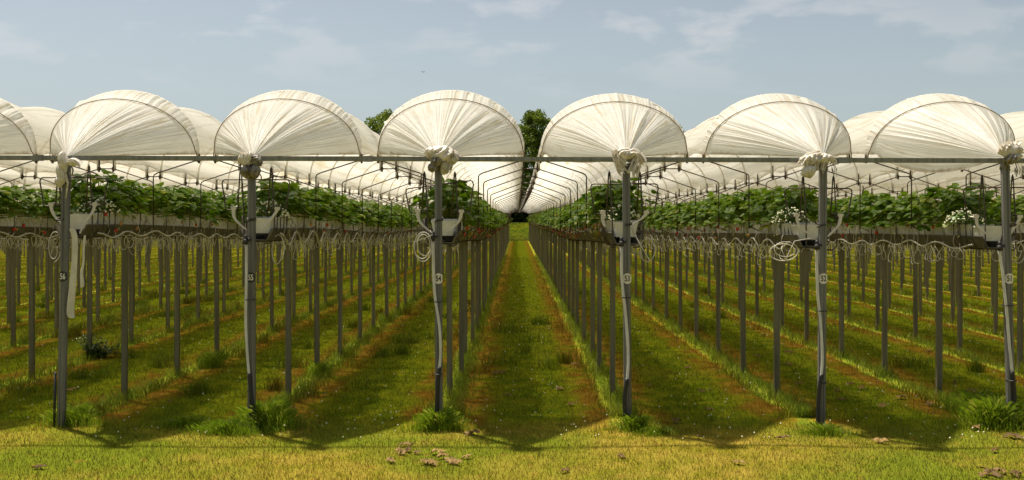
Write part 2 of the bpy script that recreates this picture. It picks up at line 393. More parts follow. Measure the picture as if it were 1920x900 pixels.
def blob(m, c, rx, ry, rz, seed, mi=0, rid=.16, tilt=0.):
    r = random.Random(seed); nu, nv = 64, 26; G_ = []; f1, f2 = r.choice((7, 9, 11)), r.choice((17, 21)); p1, p2, p3 = [r.uniform(0, 6) for _ in range(3)]
    for i in range(nv+1):
        ph = PI*i/nv; q = []
        for j in range(nu+1):
            a = 2*PI*j/nu
            k_ = 1+rid*(1-2*abs(math.sin((f1*a+p1+4.5*ph+1.2*math.sin(2*ph+p2))/2)))*math.sin(ph)+rid*.5*math.sin(f2*a+p2-3*ph)*math.sin(ph)+.12*math.sin(3*ph+p3+a)*math.sin(ph)
            x, y, z = .80*rx*math.sin(ph)*math.cos(a)*k_, ry*math.sin(ph)*math.sin(a)*k_, .86*rz*math.cos(ph)*(1+.1*math.sin(2*a+p3))
            q.append((c[0]+x*math.cos(tilt)-z*math.sin(tilt), c[1]+y, c[2]+x*math.sin(tilt)+z*math.cos(tilt)))
        G_.append(q)
    m.grid(G_, mi, r.random())
def fan(m, c, a0, a1, rad, seed, mi=0, depth=.05):
    r = random.Random(seed); nu, nv = 46, 8; G_ = []; f = r.uniform(5, 8); p1 = r.uniform(0, 6); f2 = r.uniform(14, 20)
    for i in range(nv+1):
        t = i/nv; q = []
        for j in range(nu+1):
            u = j/nu; a = R(a0+(a1-a0)*u); rr = rad*t*(1+.22*math.sin(f*u*PI+p1)+.08*math.sin(f2*u*PI))
            pl = (1-2*abs(math.sin(f2*u*PI/2+p1)))
            q.append((c[0]+rr*math.cos(a), c[1]-depth*math.sin(t*2.2)-.014*t*pl, c[2]+rr*math.sin(a)-.25*rad*t*t))
        G_.append(q)
    m.grid(G_, mi, r.random())
def drape(m, pts, w0, w1, seed, mi=0):
    # a cloth flap along a path, widening, pleated along its length
    r = random.Random(seed); P = []
    for i in range(len(pts)-1):
        p0, p1, p2, p3 = [Vector(pts[max(0, min(len(pts)-1, i+j))]) for j in (-1, 0, 1, 2)]
        for s1 in range(5):
            u = s1/5; P.append(.5*((2*p1)+(p2-p0)*u+(2*p0-5*p1+4*p2-p3)*u*u+(3*p1-3*p2+p3-p0)*u**3))
    P.append(Vector(pts[-1])); n = len(P); f = r.uniform(2.2, 3.4); ph = r.uniform(0, 6); G_ = []
    for i, p in enumerate(P):
        t = i/(n-1); tg = (P[min(i+1, n-1)]-P[max(i-1, 0)]); tg.normalize(); sd2 = tg.cross(Vector((0, 1, 0))); sd2.normalize(); w = w0+(w1-w0)*t
        q = []
        for j in range(29):
            u = j/28-.5; fold = math.sin(f*2*PI*u+ph+.8*t)
            q.append(tuple(p+sd2*(u*2*w*(1-.12*abs(fold)))+Vector((0, -1, 0))*(.030*math.cos(u*PI)+fold*.016*(.4+t))+tg*(.014*t*math.sin(5*u*PI+ph))))
        G_.append(q)
    m.grid(G_, mi, r.random())
def P1(x, y, dy=0.): p = pix(x, y); return (p.x, p.y-.05+dy, p.z)
def s_(px_): return px_/252.5
KN = {}
def kn(k):
    m = M(); d = M()
    if k == -3:
        blob(m, P1(124, 302), s_(11), .05, s_(20), 1, 0, .12, .1); blob(m, P1(142, 305), s_(15), .03, s_(9), 2, 0, .14, -.1); drape(m, [P1(134, 304), P1(146, 302), P1(158, 310)], s_(5), s_(6), 3)
        blob(m, P1(121, 326), s_(9), .045, s_(22), 4, 0, .1, .12); blob(m, P1(117, 341), s_(8), .04, s_(12), 5, 0, .1)
        m.tube([P1(132, 308), P1(128, 325), P1(133, 345), P1(129, 372)], [.012, .01, .008, .004], 6)
    elif k == -2:
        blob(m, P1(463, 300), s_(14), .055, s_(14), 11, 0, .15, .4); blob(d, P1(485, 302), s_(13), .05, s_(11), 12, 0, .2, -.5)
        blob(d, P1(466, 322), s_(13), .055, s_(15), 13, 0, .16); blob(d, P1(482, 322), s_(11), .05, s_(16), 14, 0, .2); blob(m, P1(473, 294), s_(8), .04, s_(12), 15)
        drape(m, [P1(470, 300), P1(462, 290), P1(458, 284)], s_(5), s_(7), 16)
    elif k == -1:
        blob(m, P1(830, 289), s_(30), .075, s_(17), 21, 0, .20); blob(m, P1(812, 288), s_(16), .06, s_(14), 22, 0, .18); blob(m, P1(846, 298), s_(16), .05, s_(14), 23, 0, .2, .4)
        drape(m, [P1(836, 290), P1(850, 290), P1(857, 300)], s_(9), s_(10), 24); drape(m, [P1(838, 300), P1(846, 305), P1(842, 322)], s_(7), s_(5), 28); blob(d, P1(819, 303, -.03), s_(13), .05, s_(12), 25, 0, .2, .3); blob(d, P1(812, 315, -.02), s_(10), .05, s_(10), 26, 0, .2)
        blob(m, P1(836, 314), s_(10), .04, s_(16), 27, 0, .25, -.3)
    elif k == 0:
        drape(m, [P1(1178, 284), P1(1163, 286), P1(1157, 300), P1(1166, 325)], s_(6), s_(10), 31); drape(m, [P1(1152, 282), P1(1156, 296), P1(1170, 312)], s_(7), s_(11), 36)
        drape(m, [P1(1172, 292), P1(1188, 288), P1(1194, 300), P1(1184, 327)], s_(8), s_(12), 32); drape(m, [P1(1180, 290), P1(1196, 292), P1(1205, 308)], s_(6), s_(9), 34); blob(m, P1(1173, 291), s_(19), .05, s_(9), 33, 0, .12)
    elif k == 1:
        blob(m, P1(1512, 322), s_(15), .06, s_(15), 41, 0, .2, .3); blob(m, P1(1517, 300), s_(24), .06, s_(13), 42, 0, .22, .2); drape(m, [P1(1538, 300), P1(1550, 296), P1(1558, 302), P1(1560, 310)], s_(7), s_(7), 43)
        drape(m, [P1(1534, 290), P1(1512, 296), P1(1501, 312)], s_(8), s_(14), 44); drape(m, [P1(1538, 296), P1(1526, 306), P1(1524, 322)], s_(7), s_(10), 45, 0); drape(m, [P1(1540, 300), P1(1540, 310), P1(1536, 322)], s_(6), s_(6), 47); blob(m, P1(1541, 298), s_(13), .05, s_(12), 46, 0, .2)
    elif k == 2:
        blob(m, P1(1888, 283), s_(24), .05, s_(18), 51, 0, .16); drape(m, [P1(1887, 292), P1(1876, 284), P1(1866, 278)], s_(5), s_(9), 52); drape(m, [P1(1888, 292), P1(1900, 284), P1(1908, 290)], s_(6), s_(10), 53); drape(m, [P1(1888, 290), P1(1884, 276), P1(1880, 266)], s_(6), s_(10), 56); drape(m, [P1(1889, 290), P1(1895, 278), P1(1900, 270)], s_(5), s_(9), 57)
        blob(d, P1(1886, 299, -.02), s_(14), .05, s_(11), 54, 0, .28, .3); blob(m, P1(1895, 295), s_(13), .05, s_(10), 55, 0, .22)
    else:
        x = XR(k); blob(m, (x, 7.45, EYE+.44), .07, .05, .07, 60+k, 0, .2); drape(m, [(x, 7.44, EYE+.46), (x-.05, 7.42, EYE+.42), (x-.06, 7.42, EYE+.35)], .03, .05, 70+k)
    if k in POSTX:
        q = POSTX[k][1]; x0_ = pix(q, 0).x; rk = random.Random(k+9)
        for i in range(5):
            z = EYE+(.415-.012*i if k != -3 else .30-.012*i)+rk.uniform(-.004, .004); d.tube([(x0_+.036*math.cos(a), 7.5+.036*math.sin(a), z+.01*math.sin(a+i)) for a in [2*PI*j/14 for j in range(14)]], .0035, 5, 0, True)
        for i in range(3):
            l = rk.uniform(.05, .10); w_ = rk.uniform(.02, .05); d.tube([(x0_+.03, 7.46, EYE+.40), (x0_+.03+w_*.7, 7.44, EYE+.42), (x0_+.03+w_*1.4, 7.44, EYE+.40-l*.5), (x0_+.03+w_*1.2, 7.44, EYE+.40-l), (x0_+.03+w_*.7, 7.44, EYE+.40-l*.8), (x0_+.05, 7.45, EYE+.40-l*.3)], .0028, 5)
    return m, d
hoops = {0: hoop_mesh(0), -1: hoop_mesh(-1)}
for k in range(-26, 26):
    near = -6 <= k <= 5; rn = rowname(k)
    lab = 'white film tunnel roof over %s, front gathered at the post' % rn if near else 'plain white film tunnel roof far out to the side of the field'
    t = thing('tunnel_roof', lab, 'tunnel roof', (0, 0, 0), 'white film tunnel roofs' if near else 'film tunnel roofs far out to the side')
    obj('film', roof_mesh(k, near), t)
    m = M(); KK = Vector((XR(k), YEND+1.2, zlink(YEND)-.05)); rows = []; uvs = []
    for j2 in range(5):
        q = []
        for iu in range(17):
            x, z = arch(k, YEND, PI*iu/16); q.append(tuple(Vector((x, YEND, z)).lerp(KK, j2/4*.97))); uvs.append((.1+.8*iu/16, j2/4))
        rows.append(q)
    m.grid(rows); m.uv = uvs; obj('far_curtain', m.mesh('far_curtain', m_film), t)
    obj('end_curtain', curtain_mesh(k, near, {2: .14, 0: .06}.get(k, 0)), t)
    if near:
        m, d = kn(k); o = obj('knot', m.mesh('knot', m_knot), t)
        if d.v: obj('dirty_knot', d.mesh('dirty_knot', m_knotd), t)
        m = M(); Y0 = YS[0]; zb = zbase(Y0); pts = []
        for j in range(49):
            th = PI*j/48; x, z = arch(k, Y0, th); s0 = math.sin(th)
            pts.append((XR(k)+(x-XR(k))*(1-.045*s0**.3)*.998, Y0-.060-.20*s0, zb+(z-zb)*.80+.005))
        m.tube([(pts[0][0], Y0-.05, zb-.06)]+pts+[(pts[-1][0], Y0-.05, zb-.06)], .0042, 5); obj('cord', m.mesh('cord', m_cord), t)
    if -5 <= k <= 4:
        for Y in YS[:40]: obj('hoop', hoops[0 if k >= 0 else -1], t, (XR(k), Y, zbase(Y)))

# ------------------------------------------------------------------ growing benches: gutter on legs
def channel(w, d, t, h):
    m = M(); o = [(-w/2, -d/2), (w/2, -d/2), (w/2, d/2), (w/2-t, d/2), (w/2-t, -d/2+t), (-w/2+t, -d/2+t), (-w/2+t, d/2), (-w/2, d/2)]
    n = len(o); m.add([(x, y, 0) for x, y in o]+[(x, y, h) for x, y in o], [(i, (i+1) % n, (i+1) % n+n, i+n) for i in range(n)]+[tuple(range(n))[::-1], tuple(range(n, 2*n))]); return m
leg_me = channel(.046, .034, .004, 1.0).mesh('leg', m_leg, False)
PR = [(-.130, .085), (-.118, .088), (-.075, .0), (.075, .0), (.118, .088), (.130, .085), (.128, .078), (.080, -.006), (-.080, -.006), (-.128, .078)]
def gutter_mesh(k, step=.65):
    m = M(); Ys = list(np.arange(7.62, YEND+.2, step)); n = len(PR); vs_ = []
    for Y in Ys:
        z = zg(k, Y); vs_ += [(XR(k)+a, Y, z+b) for a, b in PR]
    fs = [(i*n+j, i*n+(j+1) % n, (i+1)*n+(j+1) % n, (i+1)*n+j) for i in range(len(Ys)-1) for j in range(n)]
    fs += [tuple(range(n)), tuple(range((len(Ys)-1)*n, len(Ys)*n))[::-1]]
    m.add(vs_, fs); return m
hm = M(); hm.tube([(-.15, 0, .20), (-.145, 0, .06), (-.10, 0, -.014), (.10, 0, -.014), (.145, 0, .06), (.15, 0, .20)], .0042, 5); hang_me = hm.mesh('hanger', m_rod)
for k in range(-26, 26):
    near = -10 <= k <= 9; rn = rowname(k)
    if near:
        t = thing('growing_bench', 'long steel gutter on slim legs carrying %s' % rn, 'growing bench', (XR(k), 7.62, 0), 'raised gutter benches')
        o = obj('gutter', gutter_mesh(k).mesh('gutter', m_gut, False), t); o.location = (-XR(k), -7.62, 0)
        random.seed(k*7+3); jy = 0 if k in NUM else random.uniform(-.38, .38)
        for i, Y in enumerate(YS):
            lo = obj('leg', leg_me, t, (random.uniform(-.02, .02), Y+jy+random.uniform(-.05, .05)*(k not in NUM)-7.62, -.02), random.uniform(-.06, .06), (1, 1, zg(k, Y)-.006+.02))
            lo.rotation_euler = (random.uniform(-.006, .006), random.uniform(-.006, .006), random.uniform(-.08, .08))
        if -5 <= k <= 4:
            for i in range(30 if k in (-1, 0) else 22):
                Y = 7.98+.653*i; obj('hanger', hang_me, t, (0, Y-7.62, zg(k, Y)))
            m = M()
            for sd_ in (-1, 1): m.tube([(sd_*(.142+.004*math.sin(i*2.1)), .2+.65*i, zg(k, 7.8+.65*i)+.19+.006*math.sin(i*1.7)) for i in range(60)], .0035, 4)
            obj('crop_wire', m.mesh('crop_wire', m_twine), t)
    else:
        m = gutter_mesh(k, 4.0)
        for Y in YS:
            if Y/7.5*970/252.5 > abs(XR(k))-3: m.box((XR(k), Y, zg(k, Y)/2-.01), (.05, .035, zg(k, Y)))
        tag(obj('growing_bench', m.mesh('growing_bench', m_leg, False)), 'thin gutter bench on legs deep in the far side rows', 'growing bench', 'far gutter benches')

# ------------------------------------------------------------------ bent rod frames across the aisles
def frame_mesh(i):
    Y = YS[i]; b = zbend(Y); l = zlink(Y); h = S/2; m = M(); c = .022
    lo = zg(-1, Y)+.10
    for s0 in (-1, 1):
        x = s0*(h-.235)
        m.tube([(x, 0, lo), (x, 0, b-c), (x-s0*c*.4, 0, b-c*.2), (x-s0*c*1.6, 0, b+c*.45), (s0*.07, 0, l)], .0054, 6)
        m.tube([(s0*.07, 0, l-.03), (s0*.07, 0, l+(.12 if i else .05))], .0085, 6)
        m.tube([(x, 0, lo+.02), (x+s0*.09, 0, lo-.02)], .005, 5)
    m.tube([(-.085, 0, l), (.085, 0, l)], .0065, 6)
    return m
cm = M(); cm.box((0, 0, 0), (.022, .03, .03)); cm.box((0, -.012, -.018), (.012, .014, .03)); clamp_me = cm.mesh('clamp', m_clamp, False)
FRM = [frame_mesh(i) for i in range(len(YS))]; fr_me = {}
far = M()
for k in range(-13, 12):
    nn = 34 if k == -1 else (20 if -5 <= k <= 3 else 0)
    side = 'over the centre aisle' if k == -1 else ('between %s and %s' % (rowname(k), rowname(k+1)) if k in NUM and k+1 in NUM else ('%s aisle left of row 56' % ORD[-4-k] if k < -3 else '%s aisle right of row 51' % ORD[min(11, k-2)]) if abs(k) < 13 and -15 < k else '')
    for i, Y in enumerate(YS):
        if i < nn:
            if i not in fr_me: fr_me[i] = FRM[i].mesh('support_frame', m_rod)
            w = ORD[i] if i < 12 else 'far back'
            t = obj('support_frame', fr_me[i], None, (XR(k)+S/2, Y, 0)); tag(t, ('bent rod frame %s, %s from the front' % (side, w)), 'rod frame', 'bent rod frames across the aisles')
            for s0 in (-1, 1): obj('clamp', clamp_me, t, (s0*.07, 0, zlink(Y)))
        else:
            if i > 14 and not -5 <= k <= 3: continue
            far.add([(x+XR(k)+S/2, Y, z) for x, y, z in FRM[i].v], FRM[i].f)
tag(obj('rod_frames', far.mesh('rod_frames', m_rod)), 'mass of bent rod frames receding deep under the film', 'rod frames', kind='stuff')

# ------------------------------------------------------------------ front posts, beam, badges, conduits
def sq_post(base, top, w=.054):
    m = M(); c = .010; o = []
    for sx, sy in ((-1, -1), (1, -1), (1, 1), (-1, 1)):
        a = (sx*(w/2), sy*(w/2-c)); b = (sx*(w/2-c), sy*w/2)
        o += [a, b] if sx*sy > 0 else [b, a]
    o = o[0:2]+[(-.008, -w/2), (-.005, -w/2+.006), (.005, -w/2+.006), (.008, -w/2)]+o[2:]
    n = len(o); vs_ = [(x+p[0], y+p[1], p[2]) for p in (base, top) for x, y in o]
    m.add(vs_, [(i, (i+1) % n, (i+1) % n+n, i+n) for i in range(n)]+[tuple(range(n))[::-1], tuple(range(n, 2*n))]); return m
COND = {-2: ([(462, 458), (462, 520), (461, 600), (463, 650), (466, 690), (468, 706)], [(468, 700), (471, 735), (476, 775), (479, 800)]),
        -1: ([(812, 452), (813, 500), (814, 535), (817, 566), (824, 613), (826, 660), (824, 690)], [(824, 688), (820, 730), (818, 800)]),
        0: ([(1165, 462), (1166, 520), (1169, 555), (1173, 587), (1177, 640), (1178, 680), (1176, 714)], [(1176, 710), (1171, 745), (1173, 802)]),
        1: ([(1531, 468), (1532, 520), (1534, 560), (1537, 587), (1541, 639), (1542, 675), (1540, 706)], [(1540, 702), (1535, 740), (1533, 803)]),
        2: ([(1873, 470), (1880, 510), (1882, 534), (1887, 580), (1892, 640), (1898, 700)], [(1898, 696), (1902, 740), (1903, 804)])}
def digits(txt, h):
    cu = bpy.data.curves.new('number', 'FONT'); cu.body = txt; cu.size = h; cu.align_x = 'CENTER'; cu.align_y = 'CENTER'; cu.extrude = .0006; cu.offset = h*.018
    to = bpy.data.objects.new('tmp', cu); col.objects.link(to); dg = bpy.context.evaluated_depsgraph_get(); dg.update()
    me = bpy.data.meshes.new_from_object(to.evaluated_get(dg)); bpy.data.objects.remove(to); me.name = 'number'
    return me
for k in range(-6, 6):
    if k in POSTX: b, tp = pix(POSTX[k][0], 802), pix(POSTX[k][1], 307)
    else: b, tp = Vector((XR(k), 7.5, 0)), Vector((XR(k), 7.5, EYE+.41))
    b.z = -.02; n = NUM.get(k)
    if n: lab = 'square steel end post marked %d on a round %s badge' % (n, 'black' if n > 54 else 'white')
    else: lab = 'square steel end post of the %s' % rowname(k)
    t = thing('end_post', lab, 'post', (b.x, 7.5, 0), 'steel end posts along the front')
    m = sq_post((0, 0, -.02), (tp.x-b.x, 0, tp.z)); obj('post', m.mesh('post', m_post, False), t)
    if not n: continue
    q = pix({56: 121, 55: 471, 54: 823, 53: 1177, 52: 1543, 51: 1890}[n], {56: 518, 55: 520}.get(n, 522))
    m = M(); N_ = 28; rr = .037
    # badge wraps the post corners slightly: clipped disc bent over the face
    def bz(x): return -.0285+(.9*max(0, abs(x)-.022))
    vs_ = [(0, bz(0), 0)]
    for r0 in (.5, 1):
        for j in range(N_):
            a = 2*PI*j/N_; x = max(-.029, min(.029, rr*r0*math.cos(a))); vs_.append((x, bz(x), 1.06*rr*r0*math.sin(a)))
    fs = [(0, 1+j, 1+(j+1) % N_) for j in range(N_)]+[(1+j, 1+N_+j, 1+N_+(j+1) % N_, 1+(j+1) % N_) for j in range(N_)]
    m.add(vs_, fs); lx = q.x-b.x; lx = max(min(lx, lx), -1); zc = q.z
    cx = (tp.x-b.x)*zc/tp.z; lx = cx+.001
    bo = obj('number_badge', m.mesh('number_badge', m_bblack if n > 54 else m_bwhite), t, (lx, -.0, zc))
    me = digits(str(n), .060); me.materials.append(m_bwhite if n > 54 else m_bblack)
    d = obj('number', me, bo, (0, -.0305, -.001)); d.rotation_euler = (R(90), 0, 0); d.scale = (.68, 1, 1)
    if k in COND:
        up, dn = COND[k]
        def cv(pts, dy): q_ = 1+(dy+.022)/7.5; return [(pix(x, y).x*q_-b.x, dy+.022, EYE+(pix(x, y).z-EYE)*q_) for x, y in pts]
        def smooth(p):
            o = []
            for i in range(len(p)-1):
                p0, p1, p2, p3 = [Vector(p[max(0, min(len(p)-1, i+j))]) for j in (-1, 0, 1, 2)]
                for s1 in range(5):
                    u = s1/5; o.append(tuple(.5*((2*p1)+(p2-p0)*u+(2*p0-5*p1+4*p2-p3)*u*u+(3*p1-3*p2+p3-p0)*u**3)))
            return o+[p[-1]]
        m = M(); pu = smooth(cv(up, -.062)); m.tube(pu, .0105, 10); obj('conduit', m.mesh('conduit', m_pipe), t)
        m = M(); m.tube(smooth(cv(dn, -.062)), .0145, 10); obj('black_sleeve', m.mesh('black_sleeve', m_black), t)
        m = M(); p0 = pu[0]; m.box((p0[0], -.055, p0[2]+.02), (.030, .03, .04)); m.tube([(p0[0], -.055, p0[2]+.03), (p0[0], -.055, p0[2]+.07)], .013, 8); m.box((p0[0]+.02, -.05, p0[2]+.035), (.03, .02, .02))
        obj('pipe_connector', m.mesh('pipe_connector', m_black), t)
        for yy in ({-2: (561,), -1: (565, 700), 0: (557,), 1: (582, 716), 2: (572, 712)}[k]):
            z = pix(0, yy).z; xx = min(pu, key=lambda p: abs(p[2]-z))[0]; cc = (tp.x-b.x)*z/tp.z; lo = min(xx-.013, cc-.029); hi_ = max(xx+.013, cc+.029); w2 = (hi_-lo)/2; mx = (hi_+lo)/2
            m = M(); m.tube([(mx+w2*math.cos(a)*1.0, -.012+.052*math.sin(a), z) for a in [2*PI*j/20 for j in range(20)]], .004, 5, closed=True); obj('cable_tie', m.mesh('cable_tie', m_black), t)
    else:
        m = M(); m.tube([(-.034, -.02, .42), (-.040, -.02, .2), (-.044, -.02, -.02)], .010, 6); obj('black_sleeve', m.mesh('black_sleeve', m_black), t)
    # wire twisted round the post near the gutter
    m = M(); z0 = EYE+.0-(.03 if n < 54 else 0)
    for q0 in range(3):
        zz = z0-.012*q0+random.uniform(-.01, .01); m.tube([(.031*math.copysign(abs(math.cos(a))**.6, math.cos(a)), .031*math.copysign(abs(math.sin(a))**.6, math.sin(a)), zz+.012*math.sin(a+q0)) for a in [2*PI*j/16 for j in range(16)]], .0035, 5, closed=True)
    obj('wire_tie', m.mesh('wire_tie', m_rod), t)
# horizontal beam across the fronts
m = M(); za, zb_ = EYE+.452, EYE+.430; x0, x1 = -9.5, 9.5
def bzf(x): return za+(zb_-za)*(x+3.84)/(3.76+3.84)
H = .035; prof = [(-.010, -H/2), (-.013, -H/6), (-.010, -H/6+.003), (-.010, H/2-.004), (-.013, H/2), (.010, H/2), (.010, -H/2)]
n = len(prof); m.add([(x, 7.5+a, bzf(x)+b_) for x in (x0, x1) for a, b_ in prof], [(i, (i+1) % n, (i+1) % n+n, i+n) for i in range(n)]+[tuple(range(n))[::-1], tuple(range(n, 2*n))])
t = obj('cross_beam', m.mesh('cross_beam', m_bar, False)); tag(t, 'long thin steel beam running across the tops of all end posts', 'beam')
for px_ in (72, 690, 1580, 1890, 1200):
    x = pix(px_, 300).x; m = M(); m.box((x, 7.5, bzf(x)), (.07, .03, H+.008)); obj('beam_joint', m.mesh('beam_joint', m_bar, False), t)

# ------------------------------------------------------------------ end baskets of bent wire with straps
for k in range(-6, 6):
    px_ = (pix(POSTX[k][1]*.25+POSTX[k][0]*.75 if False else POSTX[k][1], 0).x if k in POSTX else XR(k)); z = zg(k, 7.62)+.02
    rn = ('post %d' % NUM[k]) if k in NUM else 'the end of the '+rowname(k)
    t = thing('end_hanger', 'bent wire hanger with straps at %s' % rn, 'wire frame', (px_, 7.62, 0), 'wire hanger frames at the row ends')
    tl = {-1: .03}.get(k, 0); rr_ = random.Random(k)
    top = z+.425+rr_.uniform(-.01, .01); lo = z+.205
    w = .255
    m = M()
    m.tube([(-w+.135, 0, lo+.0), (-w+.05, 0, lo), (-w+.03, 0, lo+.006), (-w, 0, top-.03-tl), (-w+.006, 0, top-.008-tl), (-w+.02, 0, top-tl), (w-.02, 0, top+tl), (w-.006, 0, top-.008+tl), (w, 0, top-.03+tl), (w-.03, 0, lo+.006), (w-.05, 0, lo), (w-.135, 0, lo)], .0055, 6)
    for s0 in (-1, 1):   # flat side loops
        m.tube([(s0*(w-.06), 0, lo+.022), (s0*(w-.14), 0, lo+.022), (s0*(w-.152), 0, lo+.012), (s0*(w-.14), 0, lo)], .005, 5)
        x = s0*.115
        m.tube([(x-.022, 0, lo-.01), (x-.004, 0, top+.08), (x, 0, top+.10), (x+.005, 0, top+.08), (x+.024, 0, lo-.03), (x+.026, 0, z-.02), (x-s0*.01, 0, z-.045), (x-s0*.05, 0, z-.045)], .0055, 6)
    for i in range(4):
        Y = .12+.11*i; m.tube([(-.135, Y, z+.16), (-.13, Y, z+.03), (-.09, Y, z-.035), (.09, Y, z-.035), (.13, Y, z+.03), (.135, Y, z+.16)], .0045, 5)
    obj('wire_frame', m.mesh('wire_frame', m_rod), t)
    for s0 in (-1, 1):
        m = M(); x = s0*(w-.075); x = s0*.165; j_ = rr_.uniform(.85, 1.12); c = [(x, -.014, lo+.020), (x*.99, -.016, lo-.010), (x*.90*j_, -.02, lo-.055), (x*.68*j_, -.03, lo-.100), (x*.34, -.045, lo-.152)]
        if k == 0 and s0 > 0: c = [(x, -.012, lo+.03), (x, -.014, lo), (x*.7, -.02, lo-.05), (x*.3, -.04, lo-.07), (x*.35, -.055, lo-.13), (x*.5, -.05, lo-.17)]
        if k == -3 and s0 > 0: c = [(x, -.012, lo+.03), (x, -.014, lo), (x*.9, -.02, lo-.06), (x*.6, -.04, lo-.12), (x*.45, -.05, lo-.19), (x*.42, -.05, lo-.21)]
        if k == 0 and s0 < 0: c = [(x, -.012, lo+.03), (x, -.014, lo), (x*1.02, -.02, lo-.05), (x*.9, -.03, lo-.10)]
        rows = []
        for i, p in enumerate(c):
            ww = .0145-.001*i; ang = .04*i*s0
            rows.append([(p[0]-ww*math.cos(ang), p[1]+ww*math.sin(ang), p[2]-ww*.3*math.sin(ang)), (p[0], p[1]-.006, p[2]), (p[0]+ww*math.cos(ang), p[1]-ww*math.sin(ang), p[2]+ww*.3*math.sin(ang))])
        m.grid(rows); tb = M(); tb.box((x, -.014, lo+.012), (.040, .012, .022)); obj('strap_tab', tb.mesh('strap_tab', m_strap, False), t); me = m.mesh('strap', m_strap); o = obj('strap', me, t); md = o.modifiers.new('thick', 'SOLIDIFY'); md.thickness = .0025
        md = o.modifiers.new('sub', 'SUBSURF'); md.levels = 2; md.render_levels = 2
# loose ribbons hanging beside post 56
for nm, lab, pts, w in (('hanging_ribbon', 'long pale ribbon hanging down beside post 56', [(134, 428), (141, 440), (141, 470), (138, 520), (134, 560), (131, 590), (136, 597)], 6.5),
                        ('hanging_ribbon', 'shorter crumpled ribbon hanging right of the long one by post 56', [(160, 440), (156, 470), (158, 495), (152, 512), (155, 530), (154, 540)], 3)):
    m = M(); rows = []
    for i, (x, y) in enumerate(pts):
        p = pix(x, y, .995); rows.append([(p.x-w/252.5, p.y+.01*math.sin(i), p.z), (p.x, p.y-.006, p.z), (p.x+w/252.5, p.y-.01*math.sin(i), p.z+.004)])
    m.grid(rows); o = obj(nm, m.mesh(nm, m_strap)); tag(o, lab, 'ribbon', 'loose ribbons by post 56'); o.modifiers.new('t', 'SOLIDIFY').thickness = .002; md = o.modifiers.new('s', 'SUBSURF'); md.levels = 2; md.render_levels = 2

# ------------------------------------------------------------------ hoses: wavy feed pipe with drip loops
def loop_mesh(seed):
    r = random.Random(seed); m = M(); h = r.uniform(.10, .19); w = r.uniform(.03, .06); tw = r.uniform(-.6, .6); pts = []
    for j in range(15):
        a = PI*2*j/14; rad = w*(.4+.9*math.sin(a/2)**1.5)
        pts.append((.012*math.sin(a*2+tw), rad*math.sin(a)*1.0, -h*(1-math.cos(a))/2))
    pts += [(.012, w*.3, .04)] if seed % 2 else [(.012, w*.3, .06), (.0, w*.2, .13), (-.03, .0, .17)]
    m.tube(pts, .0030, 5); return m
LM = [loop_mesh(i) for i in range(6)]; loop_me = [q.mesh('drip_tube', m_hose) for q in LM]
for k in range(-6, 6):
    sd_ = (1 if k < 0 else -1)*(-1 if k in (-1, 0) else 1); rng_ = random.Random(k*11+5); X = XR(k)+sd_*.145
    t = thing('drip_hose', 'pale hose with drip loops slung under %s' % rowname(k), 'hose', (0, 0, 0), 'feed hoses under the gutters')
    amp = {-2: .05, 1: .035, 0: .03}.get(k, .022); m = M(); pts = []
    nY = int((30-7.75)/.08)
    for i in range(nY):
        Y = 7.75+.08*i; w_ = 2*abs(((Y-7.75)/.62) % 1-.5)
        pts.append((X+.01*math.sin(Y*5), Y, zg(k, Y)+.005+amp*(math.sin(w_*PI-PI/2))+.008*math.sin(Y*2.3)))
    m.tube(pts, .0072, 6); obj('feed_pipe', m.mesh('feed_pipe', m_hose), t)
    fm = M(); i = 0; Y = 7.95
    while Y < 32:
        z = zg(k, Y)+.0
        if k in (-1,) and Y < 9: Y += .3
        if i < 46: lo = obj('drip_tube', rng_.choice(loop_me), t, (X, Y, z), rng_.uniform(-.5, .5)+(PI if rng_.random() < .5 else 0), (1, rng_.uniform(.7, 1.5), rng_.uniform(.6, 1.1)))
        else:
            q = rng_.choice(LM); fm.add([(X+a, Y+b_, z+c_) for a, b_, c_ in q.v], q.f)
        Y += rng_.uniform(.07, .22); i += 1
    if fm.v: tag(obj('drip_tubes', fm.mesh('drip_tubes', m_hose), t), kind='stuff')
# coiled loose hoses by the posts
def coil(lab, cx, cy, rx, ry, turns, D=.99, seed=1, tail=None):
    r = random.Random(seed); m = M(); pts = []
    for j in range(int(turns*22)):
        a = 2*PI*j/22; f = 1+.22*math.sin(a*.37+seed); p = pix(cx+rx*f*math.cos(a)+3*math.sin(a*.21), cy+ry*f*math.sin(a)+2*math.sin(a*.5), D); pts.append((p.x, p.y+.03*math.sin(a*.5), p.z))
    if tail: pts += [tuple(pix(x, y, D)) for x, y in tail]
    m.tube(pts, .0034, 6); tag(obj('hose_coil', m.mesh('hose_coil', m_hose)), lab, 'hose')
coil('loose pale hose coil left of post 54', 792, 460, 15, 24, 2.6, .99, 1, [(812, 440), (806, 432)])
coil('wide loose coil of pale hose left of post 52', 1468, 470, 25, 16, 2.3, .985, 2, [(1490, 452), (1520, 447)])
coil('pale hose looping down right of post 53', 1212, 466, 16, 26, 1.3, 1.0, 3, [(1190, 440)])
coil('small pale hose loop behind post 51', 1903, 470, 15, 22, 1.6, 1.01, 4)
coil('pale hose loops left of post 56', 98, 462, 12, 26, 1.3, 1.02, 5)
coil('pale hose dropping right of post 55', 518, 468, 10, 24, 1.2, 1.02, 6)

